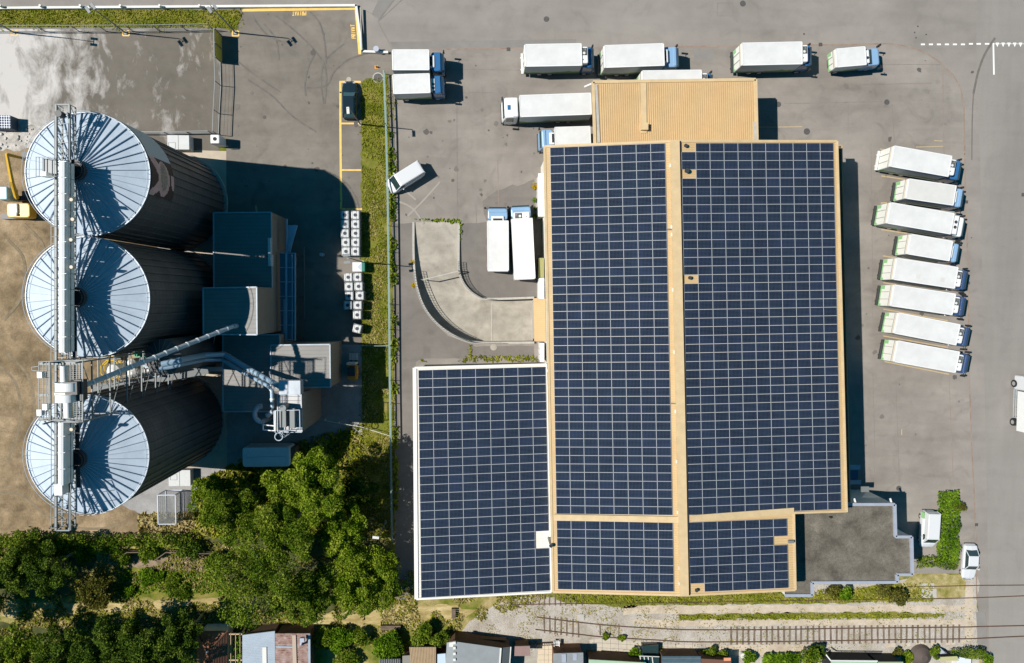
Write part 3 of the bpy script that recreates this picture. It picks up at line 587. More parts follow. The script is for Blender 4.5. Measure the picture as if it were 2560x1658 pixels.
for root, P, nm, sgn in ((rt, Ow, 'o', 1), (rt2, Iw, 'i', -1)):
    b = MB(); th = .26
    off = []
    for k in range(NO):
        d = (P[min(k+1,NO-1)]-P[max(k-1,0)]).normalized(); off.append(Vector((-d.y, d.x, 0))*(-sgn)*th if nm == 'o' else Vector((-d.y, d.x, 0))*th)
    for k in range(NO-1):
        h0 = .12+.28*min(1, k/14); h1 = .12+.28*min(1, (k+1)/14)
        a0 = P[k]; a1 = P[k+1]; c0 = a0+off[k]; c1 = a1+off[k+1]; Z = lambda v, z: (v.x, v.y, z)
        b.face([Z(a0,h0),Z(a1,h1),Z(c1,h1),Z(c0,h0)]); b.face([Z(a0,-3.2),Z(a1,-3.2),Z(a1,h1),Z(a0,h0)]); b.face([Z(c0,-3.2),Z(c1,-3.2),Z(c1,h1),Z(c0,h0)])
    b.build('wall', concb, root)
    b = MB(); k0, k1 = (9, 33) if nm == 'o' else (11, 27)
    for k in range(k0, k1):
        p = P[k]+off[k]*.5; q = P[k+1]+off[k+1]*.5; h = .12+.28*min(1, k/14); b.bar((p.x,p.y,h+.9), (q.x,q.y,h+.9), .05, .05); b.bar((p.x,p.y,h+.45), (q.x,q.y,h+.45), .03, .03)
        for s in (0, .5): r = p.lerp(q, s); b.bar((r.x,r.y,h), (r.x,r.y,h+.9), .04, .04)
    b.build('railing', gal, root)
b = MB(); e0 = W(1230,752,-1.73); e1 = W(1229,853,-1.73); b.bar(e0, e1, .14, .03); structure(b.build('ramp_gutter', concb))
manhole(1290,785,.5,'larger round cover at the foot of the ramp',z=-1.735,m=conc_m); manhole(1316.5,785,.36,'smaller round cover at the foot of the ramp',z=-1.735,m=conc_m)
b = MB(); b.bar(W(1146,678,1.55)+Vector((0,0,0)), W(1056,700,1.55), .12, .12)
hb = thing('height_barrier', 'thin height limit bar across the middle of the curved ramp', 'barrier', W(1146,678)); b.build('bar', concb, hb)
b = MB(); p = W(1146,678); b.bar(p, p+Vector((0,0,1.6)), .1, .1); p = W(1056,700); b.bar(p, p+Vector((0,0,1.6)), .1, .1); b.build('post', gal, hb)

# ================================================================== SOLAR WAREHOUSES
def ribs(b, quad, n, w=.07, h=.05, mi=0, axis=0, z=0):
    """raised ribs across a roof quad [TL,TR,BR,BL]; axis 0: ribs run TL->TR direction"""
    TL, TR, BR, BL = [Vector(p) for p in quad]
    for k in range(n):
        t = (k+.5)/n
        a, c = (TL.lerp(BL, t), TR.lerp(BR, t)) if axis == 0 else (TL.lerp(TR, t), BL.lerp(BR, t))
        b.bar(a+Vector((0,0,z)), c+Vector((0,0,z)), w, h*2, mi)
def panels(quad, nc, nr, skip=(), zoff=.14):
    TL, TR, BR, BL = [Vector(p)+Vector((0,0,zoff)) for p in quad]; out = []
    P = lambda u, v: TL.lerp(TR, u).lerp(BL.lerp(BR, u), v)
    for c in range(nc):
        for r in range(nr):
            if (c, r) in skip: continue
            g = .006; u0, u1, v0, v1 = (c+g)/nc, (c+1-g)/nc, (r+g*1.6)/nr, (r+1-g*1.6)/nr
            q = [P(u0,v1), P(u1,v1), P(u1,v0), P(u0,v0)]
            out.append(q)
    return out
def panel_mb(b, q):
    q = [Vector(p) for p in q]; c = sum(q, Vector())/4; fw = .026
    e1 = (q[1]-q[0]).normalized(); e2 = (q[3]-q[0]).normalized(); n = e1.cross(e2).normalized()
    i = [q[0]+(e1+e2)*fw, q[1]+(-e1+e2)*fw, q[2]+(-e1-e2)*fw, q[3]+(e1-e2)*fw]; lo = [p-n*.04 for p in q]
    for k in range(4):
        j = (k+1) % 4; b.face([q[k], q[j], i[j], i[k]], 1); b.face([lo[k], lo[j], q[j], q[k]], 1)
    b.face([p-n*.003 for p in i], random.choice((0,0,0,2,2,3)), [(0,0),(1,0),(1,1),(0,1)])
def add_panels(root, arrays):
    allp = [q for a in arrays for q in panels(*a)]
    allp.sort(key=lambda q: -sum(p.z for p in q))
    for q in allp[:100]: b = MB(); panel_mb(b, q); b.build('solar_panel', [solar, frame_m, solar_b, solar_c], root)
    b = MB()
    for q in allp[100:]: panel_mb(b, q)
    if allp[100:]: o = b.build('solar_panel_array', [solar, frame_m, solar_b, solar_c], root); o['kind'] = 'stuff'
Q = lambda l: [W(*p) for p in l]
# main hall: gable roof, ridge runs north-south
zw, zr, ze, zs = 8.0, 9.6, 7.6, 8.4
WH = lambda x, y, z=0: W(x, y, z+(1.1 if z > 5 else 0)); QH = lambda l: [WH(*p) for p in l]
wh = thing('warehouse', 'large tan metal warehouse whose gable roof is covered by dark blue solar panels', 'warehouse', WH(1700, 900))
TLw, RT, TRw = WH(1361,366.5,zw), WH(1691.5,353,zr), WH(2092,353.5,ze); BLw, RB = WH(1382.5,1479.5,zw), WH(1715,1488,zr)
BRm, CM, BRl = WH(2116,1278,ze), WH(1984,1282,zs), WH(1988,1474.5,zs); RM = RT.lerp(RB, .82)
kR = (BRm-TRw).length; 
b = MB()
b.face([TLw, BLw, RB, RT], 0)
RMm = WH(1712,1299,zr); b.face([RT, RMm, BRm, TRw], 0); b.face([RMm, RB, BRl, CM], 0)
for a, c in ((TLw,BLw),(BLw,RB),(RB,BRl),(BRl,CM),(CM,BRm),(BRm,TRw),(TRw,RT),(RT,TLw)):     # fascia
    b.face([a, c, c-Vector((0,0,.35)), a-Vector((0,0,.35))], 1)
    b.bar(a+Vector((0,0,.03)), c+Vector((0,0,.03)), .26, .10, 1)
roof = b.build('roof', [tan, tancap], wh)
b = MB(); ribs(b, [TLw, RT, RB, BLw], 190, .05, .03); ribs(b, [RT, TRw, BRm, RMm], 158, .05, .03); ribs(b, [RMm, CM, BRl, RB], 32, .05, .03); b.build('roof_rib', tan2, roof)
b = MB(); b.bar(RT+Vector((-.25,0,.14)), RB+Vector((-.25,0,.14)), 1.0, .28); b.build('ridge_cap', tancap, roof)
b = MB(); b.bar(RT+Vector((.4,0,.02)), RB+Vector((.4,0,.02)), .16, .1); b.build('ridge_shadow_strip', darkm, roof)  # dark strip east of the ridge stands in for its thin shadow line
b = MB(); b.bar(WH(1384,1293,8.2)+Vector((0,0,.08)), RMm+Vector((-.6,0,.08)), .7, .08); b.bar(RMm+Vector((.8,0.15,.06)), CM+Vector((0,.25,.06)), .7, .08); b.build('roof_band', tancap, roof)
ins = .55; ww = [TLw+Vector((.35,-ins,0)), RT+Vector((0,-ins,0)), TRw+Vector((-ins,-ins,0)), BRm+Vector((-ins,ins,0)), CM+Vector((-ins,ins,0)), BRl+Vector((-ins,ins,0)), RB+Vector((0,ins,0)), BLw+Vector((.35,ins,0))]
b = MB(); b.prism([(p.x,p.y,p.z-.33) for p in ww][::-1], 0, cap=False); b.build('wall', cream, wh)
b = MB()
for (x, y) in ((1677,415),(1680,568),(1681,587),(1684,725),(1687,880),(1690,1028),(1693,1153),(1696,1280),(1700,1419),(1700,1457)):
    p = WH(x, y, 9.5); b.box(p.x-.18, p.x+.18, p.y-.2, p.y+.2, p.z-.05, p.z+.22); b.cyl((p.x,p.y), .08, p.z+.2, p.z+.35, 8)
b.build('roof_vent', off_white, wh)
for (x, y, s) in ((1712,366,1),(1714,429,1.3),(1722,695,1),(1739,1473,1)):
    p = WH(x, y, 9.4); b = MB(); b.cyl((p.x,p.y), .13*s, p.z-.1, p.z+.35*s, 10); b.cyl((p.x,p.y), .2*s, p.z+.35*s, p.z+.45*s, 10); b.build('vent_pipe', darkm, wh)
b = MB()
for x, y in ((1684,573.5),(1696,1009)): b.bar(WH(x-18, y, 9.62), WH(x+14, y, 9.62)+Vector((0,0,.1)), .12, .2)
b.build('crossing_step', gal, wh)
p = WH(1977,1353,8.55); b = MB(); b.box(p.x-.35, p.x+.25, p.y-.15, p.y+.15, p.z, p.z+.3); b.build('roof_box', gal, wh)
arr = [(QH([(1374.5,369.7,8.0),(1661.8,358.6,9.45),(1680.7,1287.6,9.45),(1390.4,1284,8.05)]), 8, 43),
       (QH([(1702.4,358.3,9.5),(2082,358,7.65),(2102,1273,7.65),(1720.2,1287.4,9.5)]), 11, 43, {(0,0),(0,3),(0,15)}),
       (QH([(1391,1300.5,8.08),(1681.2,1304.2,9.45),(1684.5,1478.5,9.45),(1394.2,1472.3,8.1)]), 8, 8),
       (QH([(1720.8,1305,9.5),(1966.3,1295.6,8.5),(1970.3,1469,8.5),(1724.8,1480.6,9.5)]), 7, 8, {(6,2),(0,7)})]
add_panels(wh, arr)
# western low hall
ah = thing('annex_hall', 'lower white edged annex hall carrying a tilted field of dark solar panels', 'warehouse', W(1200, 1200))
A = [W(1036.5,919.5,7.9), W(1366,911,6.9), W(1378,1480,6.9), W(1041,1497.5,7.9)]
b = MB(); b.face([A[0], A[3], A[2], A[1]], 0)
for i in range(4):
    a, c = A[i], A[(i+1) % 4]; b.face([a, c, c-Vector((0,0,.4)), a-Vector((0,0,.4))], 1); b.bar(a+Vector((0,0,.04)), c+Vector((0,0,.04)), .42 if i == 3 else .22, .12, 1)
arf = b.build('roof', [cream, creamtrim], ah)
b = MB(); ribs(b, A, 90, .05, .03); b.build('roof_rib', off_white, arf)
b = MB(); q = [Vector(p) for p in A]; b.prism([(q[0].x+.45,q[0].y-.45,q[0].z-.35),(q[3].x+.45,q[3].y+.4,q[3].z-.35),(q[2].x-.3,q[2].y+.4,q[2].z-.35),(q[1].x-.3,q[1].y-.45,q[1].z-.35)], 0, cap=False)
wl = b.build('wall', greyroof, ah)
b = MB(); x0 = q[0].x+.5; x1 = q[1].x-.35
for k in range(70): x = x0+(x1-x0)*(k+.5)/70; y = q[0].y-.45+(q[1].y-q[0].y)*(k+.5)/70; zt = 7.5-(k/70); b.box(x-.04, x+.04, y, y+.06, 0, zt)
b.build('wall_rib', greyrib, wl)
b = MB(); b.bar(A[1]+Vector((.12,0,.02)), A[2]+Vector((.12,0,.02)), .1, .16); b.build('gutter', white_p, ah)
b = MB()
for x, y in ((1376,927),(1382,1257)): b.bar(W(x-9, y, 7.6), W(x+9, y, 7.8), .3, .08)
b.build('crossing_plate', coping, ah)
add_panels(ah, [(Q([(1045.7,925.3,7.9),(1364,916.5,6.95),(1375,1475.3,6.95),(1053,1493.8,7.9)]), 9, 26, {(8,19),(8,20)})])
ct = W(1372,1345,6.95); ch = thing('chimney', 'grey metal flue pipe rising from the east edge of the annex roof', 'chimney', (ct.x, ct.y, 6.9))
b = MB(); b.cyl((ct.x,ct.y), .16, 6.9, 9.5, 14); b.build('flue', gal, ch)
b = MB(); b.cyl((ct.x,ct.y), .22, 9.4, 9.62, 14, capm=1); b.build('rim', [steel, black], ch)
# north loading hall
nh = thing('loading_hall', 'low loading hall with a plain ribbed tan roof north of the solar warehouse', 'warehouse', W(1690, 300))
NQ = [W(1482.5,205.5,6.1), W(1888.5,199.5,6.1), W(1893,354,6.1), W(1488,361,6.1)]
NQb = [NQ[0], NQ[1], NQ[2]+Vector((0,-1.3,0)), NQ[3]+Vector((0,-1.3,0))]
b = MB(); b.face(NQb[::-1], 0)
for a, c in ((NQb[3],NQb[0]),(NQb[0],NQb[1]),(NQb[1],NQb[2])): b.face([a, c, c-Vector((0,0,.4)), a-Vector((0,0,.4))], 1); b.bar(a+Vector((0,0,.05)), c+Vector((0,0,.05)), .34, .16, 1)
nr = b.build('roof', [tan, tancap], nh)
b = MB(); ribs(b, NQb, 76, .07, .055, axis=1); b.build('roof_rib', tan2, nr)
b = MB(); a = W(1608,208,6.1); c = W(1609,333,6.1); b.bar(a+Vector((0,0,.07)), c+Vector((0,0,.07)), .7, .1); b.build('roof_band', tancap, nr)
p = W(1610,318,6.3); b = MB(); b.box(p.x-.4, p.x+.4, p.y-.4, p.y+.4, 6.1, 6.75); b.build('roof_hatch', tancap, nh)
a = W(1490,212,6.1); c = W(1497,357,6.1); b = MB(); b.bar(a+Vector((0,0,.08)), c+Vector((0,0,.08)), .3, .1); b.bar(W(1886,305,6.12)+Vector((0,0,.06)), W(1888,350,6.12)+Vector((0,0,.06)), .3, .12); b.build('gutter', concb, nr)
w = [NQb[0]+Vector((1.0,-3.0,0)), NQb[1]+Vector((-.2,-.4,0)), NQb[2]+Vector((-.2,0,0)), NQb[3]+Vector((1.0,0,0))]
b = MB(); b.prism([(p.x,p.y,5.75) for p in w[::-1]], 0, cap=False); b.build('wall', brownwall, nh)
p = W(1478,210,5.6); b = MB(); b.bar(p, p+Vector((-.8,-.35,0)), .18, .18); b.build('floodlight', white_p, nh)
# east dock canopy, white west dock bays, ramp door canopy, stairs
ec = thing('dock_canopy', 'narrow dark brown canopy along the shaded east wall of the warehouse', 'canopy', W(2100, 800))
c0, c1, c2, c3 = W(2082,364,5.6), W(2104,364,5.6), W(2125,1262,5.6), W(2104,1262,5.6)
b = MB(); b.face([c3, c2, c1, c0], 0)
for a, c in ((c0,c1),(c1,c2),(c2,c3)): b.face([a, c, c-Vector((0,0,.5)), a-Vector((0,0,.5))], 1); b.bar(a+Vector((0,0,.04)), c+Vector((0,0,.04)), .1, .12, 1)
b.build('roof', [brownwall, tan2], ec)
b = MB()
for k in range(13): p = c1.lerp(c2, (k+.5)/13); b.bar((p.x-.12,p.y,0), (p.x-.12,p.y,4.7), .12, .12)
b.build('post', darkm, ec)
def bay(y0, y1, x0, h, m, label, name='dock_bay', mt=None, seams=0):
    t = thing(name, label, 'dock bay', W(x0+8, (y0+y1)/2)); P0 = W(x0, y0, .0); P1 = W(x0, y1, 0); wx = W(1362, y0, 4).x
    b = MB(); b.box(P0.x, wx, P1.y, P0.y, 0, h); b.build('body', m, t)
    if seams:
        b = MB()
        for k in range(1, seams): y = P1.y+(P0.y-P1.y)*k/seams; b.bar((P0.x-.03,y,h+.01), (wx,y,h+.01), .07, .03); b.bar((P0.x-.02,y,0), (P0.x-.02,y,h), .05, .05)
        b.build('seam', concb, t)
    b = MB(); b.box(P0.x-.08, wx, P1.y-.06, P0.y+.06, h, h+.08); b.build('lid', mt or m, t); return t
bay(447, 548, 1342, 3.2, white_p, 'tall bright white dock bay on the west wall with yellow flowers at its corner')
bay(650, 698, 1343, 3.0, mat('olive_sheet', (.27,.26,.10), .7), 'olive green dock bay on the west wall next to the cream topped lorry')
bay(699, 746, 1343, 3.2, white_p, 'white dock bay on the west wall just above the ramp door canopy')
bay(855, 898, 1346, 3.2, white_p, 'white dock bay with three cross seams below the ramp door canopy', seams=3)
rc = thing('ramp_canopy', 'small ribbed tan canopy roof over the door at the foot of the ramp', 'canopy', W(1350, 800)); R4 = [W(1333,746,3), W(1363,744,3), W(1365,853,3), W(1336,853.5,3)]
b = MB(); b.face(R4[::-1]); [b.face([R4[i], R4[(i+1)%4], R4[(i+1)%4]-Vector((0,0,.3)), R4[i]-Vector((0,0,.3))]) for i in range(4)]; rcr = b.build('roof', tan, rc); b = MB(); ribs(b, R4, 22, .06, .03); b.build('roof_rib', tan2, rcr)
b = MB(); a = R4[0]+Vector((.2,-.2,-.3)); c = R4[3]+Vector((.2,.2,-.3)); b.box(a.x, a.x+1.2, c.y, a.y, -2.6, 2.7); b.build('wall', concb, rc)
st = thing('dock_stairs', 'blue grey steel stairs with two landings in the shade of the east wall', 'stairs', W(2140, 1185))
b = MB()
for (x0, y0, x1, y1, z) in ((2124,1163,2151,1174,1.6),(2124,1201,2153,1211,1.6)): a = W(x0, y0, z); c = W(x1, y1, z); b.box(a.x, c.x, c.y, a.y, z-.12, z)
b.build('landing', coping, st); b = MB()
for k in range(10):
    a = W(2127+k*1.9, 1176, 1.5-.12*k); c = W(2127+k*1.9, 1200, 1.5-.12*k); b.bar(a, c, .05, .05)
b.build('steps', pblue, st)
# office block with flat gravel roof
ob = thing('office_building', 'flat roofed office with dark gravel roof and grey zinc parapet at the south-east corner', 'office building', W(2120, 1360)); zo = 6.5
OP = [(2120,1261),(2236.5,1261),(2238.7,1342),(2278.6,1342),(2281,1436.5),(2242.5,1436.5),(2243.5,1455.5),(2030.4,1456.5),(2031,1488.4),(1962.2,1488.4),(1962,1281),(2120,1281)]
ow = [W(x, y, zo) for x, y in OP]
b = MB(); b.poly([(p.x,p.y,zo-.15) for p in ow], 0); b.build('roof', roofgrav_m, ob)
b = MB(); b.prism([(p.x,p.y,zo-.02) for p in ow], 0, cap=False); b.build('wall', off_white, ob)
b = MB()
for i in range(9):
    a, c = ow[i], ow[i+1]; d = (c-a).normalized(); b.bar(a+Vector((0,0,-.03))-d*0, c+Vector((0,0,-.03)), .34, .26)
b.build('parapet', coping, ob)
b = MB()
for x, y in ((2139,1259),(2229,1259)): p = W(x, y, 6.2); b.bar(p, p+Vector((-.15,.6,-.1)), .18, .14)
b.build('wall_lamp', white_p, ob); b = MB(); p = W(2077,1294,6.6); b.cyl((p.x,p.y), .12, 6.3, 6.7, 8); b.build('roof_outlet', black, ob)
b = MB(); p = W(2172,1234,3.4); b.box(p.x-.6, p.x+.4, p.y, p.y+.7, 2.6, 2.75); b.build('door_canopy', gal, ob)
hd = W(2254,1328,2.4); b = MB(); b.bar(hd+Vector((-.9,.5,0)), hd+Vector((.1,-.2,0)), .5, .1); tag(b.build('side_canopy', gal), 'small grey canopy over the east door in the office wall recess', 'canopy')
# ================================================================== VEHICLES
def quadframe(c4, z):
    """px corners rear-left, front-left, front-right, rear-right of a flat top -> centre, heading, length, width"""
    p = [W(x, y, z) for x, y in c4]; r = (p[0]+p[3])/2; f = (p[1]+p[2])/2; d = f-r; c = sum(p, Vector())/4
    return c, atan2(d.y, d.x), d.length, ((p[0]-p[3]).length+(p[1]-p[2]).length)/2
def wheel(root, x, y, r, w, double=False):
    b = MB(); n = 18; i = 0
    for s in (-w/2, w/2):
        for k in range(n): a = 2*pi*k/n; b.v.append((x+r*cos(a), y+s, r+r*sin(a)))
    for k in range(n): j = (k+1) % n; b.f.append((k, j, n+j, n+k)); b.m.append(0)
    b.f.append(tuple(range(n))[::-1]); b.f.append(tuple(range(n, 2*n))); b.m += [0, 0]
    wl = b.build('wheel', black, root); b = MB(); sg = 1 if y > 0 else -1
    for s in (w/2-.02, w/2+.015):
        for k in range(n): a = 2*pi*k/n; b.v.append((x+r*.55*cos(a), y+sg*s, r+r*.55*sin(a)))
    for k in range(n): j = (k+1) % n; b.f.append((k, j, n+j, n+k)); b.m.append(0)
    b.f.append(tuple(range(n, 2*n))); b.m.append(0); b.build('rim', chrome, wl)
def rbox(b, x0, x1, y0, y1, z0, z1, r=.15, mi=0, n=4, taper=0.0):
    """box with rounded vertical edges and a bevelled top"""
    def ring(ins, z, tx):
        pts = []; X0, X1, Y0, Y1 = x0+ins, x1-ins-tx, y0+ins, y1-ins; rr = max(.01, r-ins*.5)
        for cx, cy, a0 in ((X1-rr, Y1-rr, 0), (X0+rr, Y1-rr, pi/2), (X0+rr, Y0+rr, pi), (X1-rr, Y0+rr, 3*pi/2)):
            for k in range(n+1): a = a0+pi/2*k/n; pts.append((cx+rr*cos(a), cy+rr*sin(a), z))
        return pts
    rings = [ring(0, z0, 0), ring(0, z0+(z1-z0)*.45, 0), ring(.01, z1-.12, taper*.8), ring(.05, z1-.03, taper), ring(.12, z1, taper+.02)]
    for a, c in zip(rings[:-1], rings[1:]):
        for k in range(len(a)): j = (k+1) % len(a); b.face([a[k], a[j], c[j], c[k]], mi)
    b.face(rings[-1], mi); return b
def lorry(corners, z, front, label, cabm, unit='grill', rear='green', top=None, group=None, cabh=2.9, side=True, tail=True, name='box_lorry', cat='lorry', unitm=None):
    """corners px of box roof; front = px point of the cab nose"""
    c, h, L, Wd = quadframe(corners, z); nose = W(front[0], front[1], 2.3); d = Vector((cos(h), sin(h), 0)); ext = (nose-c).dot(d)-L/2
    root = thing(name, label, cat, (c.x, c.y, 0), h, group, local=True); hw = Wd/2; r0, r1 = -L/2, L/2; cab0, cab1 = r1+.18, r1+max(1.5, ext)
    b = MB(); zb = 1.05
    b.box(r0, r1, -hw, hw, zb, z-.02, 0); b.face([(r0,-hw,z),(r1,-hw,z),(r1,hw,z),(r0,hw,z)], 1)
    for y in (-hw, hw): b.bar((r0,y*.995,z-.01), (r1,y*.995,z-.01), .09, .07, 2); b.bar((r0,y,zb+.03), (r1,y,zb+.03), .06, .1, 3)
    for x in (r0+.03, r1-.03): b.bar((x,-hw,z-.01), (x,hw,z-.01), .09, .07, 2)
    body = b.build('cargo_box', [boxside if side else white_p, top or box_top, white_p, gal], root)
    b = MB(); b.box(r0-.06, r0-.002, -hw*.97, hw*.97, zb, z-.12, 0)
    if rear != 'plain':
        b.box(r0-.068, r0-.061, -hw*.95, hw*.95, zb+.02, zb+.28, 1); b.box(r0-.07, r0-.061, hw*.62, hw*.95, zb+.28, zb+.95, 1); b.box(r0-.07, r0-.061, -hw*.95, -hw*.78, zb+.28, zb+.6, 1)
    b.box(r0-.08, r0-.061, -hw*.97, hw*.97, z-.62, z-.55, 2); b.box(r0-.075, r0-.061, -hw*.97, hw*.97, z-.5, z-.14, 3)
    dr = b.build('rear_door', [door_m, door_green, gal, door_trim], root)
    b = MB()
    for y in (-hw*.35, hw*.35): b.bar((r0-.1,y,zb), (r0-.1,y,z-.7), .04, .04)
    b.build('lock_bar', gal, dr)
    if tail:
        b = MB(); b.box(r0-.32, r0-.08, -hw*.96, hw*.96, .75, 1.0); b.box(r0-.4, r0-.3, -hw*.62, -hw*.5, .75, .95); b.box(r0-.4, r0-.3, hw*.5, hw*.62, .75, .95); b.build('tail_lift', off_white if rear == 'plain' else darkm, root)
    b = MB(); b.box(r0+.1, cab1-.3, -.45, .45, .55, zb-.02); b.build('chassis', darkm, root)
    # cab
    cw = min(1.22, hw*.96); b = MB(); rbox(b, cab0, cab1, -cw, cw, .45, cabh, .28, taper=.35); cb = b.build('cab', cabm, root, smooth=False)
    if unit != 'none2':
        b = MB(); b.box(cab1-.36, cab1-.09, -cw*.86, cw*.86, 1.75, cabh-.16, M=None); ws = b.build('windscreen', glass, root)
        b = MB()
        for s in (-1, 1): b.box(cab0+.55, cab1-.5, s*(cw-.02) if s > 0 else s*(cw+.015), s*(cw+.015) if s > 0 else s*(cw-.02), 1.7, cabh-.5)
        b.build('side_window', glass, root)
    b = MB(); b.box(cab1-.25, cab1+.06, -cw*.97, cw*.97, .4, .85); b.build('bumper', darkm, root)
    for s in (-1, 1):
        b = MB(); b.box(cab1+.02, cab1+.09, s*cw*.8-.14, s*cw*.8+.14, .6, .8); b.build('headlight', glass, root)
        b = MB(); b.bar((cab1-.3, s*cw, 2.3), (cab1-.12, s*(cw+.28), 2.35), .05, .05); b.box(cab1-.2, cab1-.05, s*(cw+.3)-.11, s*(cw+.3)+.11, 1.6, 2.45); b.build('mirror', black, root)
    um = unitm or white_p; uz = z-.55 if unit in ('grill','bigfans') else z-.75
    if unit == 'grill':      # bulky cooling unit with an open dark grille
        b = MB(); rbox(b, r1+.01, r1+.78, -hw*.78, hw*.78, uz-.6, uz+.42, .16); b.build('cooling_unit', um, root)
        b = MB(); b.box(r1+.06, r1+.66, -.05, hw*.62, uz+.42, uz+.435, 0)
        for k in range(4): b.box(r1+.1+k*.14, r1+.16+k*.14, .05, hw*.55, uz+.435, uz+.45, 1)
        b.cyl((r1+.3, .2), .16, uz+.435, uz+.455, 12, 2); b.cyl((r1+.45, .62), .12, uz+.435, uz+.455, 12, 1); b.cyl((r1+.2, -.55), .06, uz+.42, uz+.44, 8, 0); b.build('grille', [black, gal, off_white], root)
    elif unit == 'slot':
        b = MB(); rbox(b, r1+.01, r1+.62, -hw*.62, hw*.62, uz-.5, uz+.3, .1); b.build('cooling_unit', um, root)
        b = MB(); b.box(r1+.05, r1+.32, -hw*.45, hw*.45, uz+.3, uz+.315, 0); b.build('grille', black, root)
    elif unit in ('fans', 'bigfans'):
        e = .58 if unit == 'fans' else .95; b = MB(); rbox(b, r1+.01, r1+e, -hw*(.66 if e < .9 else .92), hw*(.66 if e < .9 else .92), uz-.5, uz+.25, .08); b.build('cooling_unit', um, root)
        for y in (-.42, .03) if e < .9 else (.35, -.28): b = MB(); b.cyl((r1+e*.6, y), .15 if e < .9 else .2, uz+.25, uz+.27, 14, 0); b.cyl((r1+e*.6, y), .05, uz+.27, uz+.29, 8, 1); b.build('fan', [black, gal], root)
    elif unit == 'bare':
        b = MB(); b.box(cab0+.9, cab0+1.25, -.28, .28, cabh, cabh+.04); b.build('roof_window', tealglass if False else pblue, root)
        b = MB(); rbox(b, cab0+.02, cab0+.7, -cw*.95, cw*.95, cabh-.2, cabh+.12, .1); b.build('wind_deflector', cabm, root)
    if unit in ('grill', 'slot', 'fans') and cabm is not white_p:
        b = MB(); b.box(cab1-.75, cab1-.5, -cw*.9, cw*.9, cabh-.005, cabh+.10); b.build('sun_visor', cabm if cabm is not dblue else dblue, root)
    ax = [cab1-1.0, r0+L*.28]+([r0+L*.28+1.3] if L > 6.6 else [])
    for x in ax:
        for s in (-1, 1): wheel(root, x, s*(hw-.2), .48, .3)
    return root
G8 = 'lorries parked in a slanting row beside the side road'
HQ = 'lorries parked along the kerb north of the warehouse'
lorry([(981,124.5),(1072.7,124.5),(1073,175),(981.8,175)], 3.5, (1112,155), 'short white box lorry with two-tone blue cab roof, upper of the pair by the fence', pblue, 'slot', 'plain', group='short lorries by the fence', tail=False)
lorry([(981.8,187),(1073.6,184),(1076,232),(984,234.5)], 3.5, (1112,213), 'short white box lorry with two small roof fans, lower of the pair by the fence', pblue, 'fans', 'plain', group='short lorries by the fence', tail=False)
lorry([(1311.7,111.6),(1454,108.9),(1455,163.9),(1313.6,166.2)], 3.8, (1485,138), 'long white lorry with cream tail lift at the west end of the kerbside line', pblue, 'grill', 'plain', group=HQ)
lorry([(1511,113.6),(1659.7,109.4),(1661.3,163.3),(1512,169.7)], 3.8, (1696,138), 'long white lorry with pale blue cab and green rear edge, second in the kerbside line', lblue, 'slot', 'green', group=HQ)
lorry([(1855.4,107.8),(2005.7,104.8),(2006.3,160),(1855,163.5)], 3.8, (2027,137), 'long white box lorry with blue cab parked alone east of the dark asphalt patch', pblue, 'grill', 'green', top=box_top, group=HQ)
lorry([(1605.5,177),(1754,175.3),(1755,229),(1606.5,231)], 3.8, (1781,203), 'white box lorry half hidden behind the north edge of the ribbed tan roof', pblue, 'grill', 'green')
lorry([(1480,286),(1300,292.2),(1299,239),(1477.2,232.6)], 4.0, (1254,271), 'articulated lorry with white cab and blue roof window backed up to the loading hall', white_p, 'bare', 'plain', cabh=3.6, tail=False, name='articulated_lorry')
lorry([(1477,365),(1388,368),(1386.7,318.7),(1476,316)], 3.5, (1347,349), 'white box lorry with light blue cab backed in just above the solar roof corner', lblue, 'slot', 'plain', tail=False)
lorry([(1219.4,677),(1218.4,552),(1270.7,551.6),(1271.3,677)], 3.6, (1245,517), 'bluish white topped lorry with pale blue cab, left of the pair near the ramp', lblue, 'slot', 'plain', group='lorries standing side by side near the ramp', tail=False)
lorry([(1286,697.6),(1278.5,547.4),(1330.4,545),(1337.9,696.7)], 3.9, (1303,513), 'cream topped lorry with pale blue cab pointing north, right of the pair near the ramp', lblue, 'grill', 'plain', group='lorries standing side by side near the ramp', tail=False, top=mat('box_roof_cream', (.76,.73,.69), .5, var=.03, scale=.8))
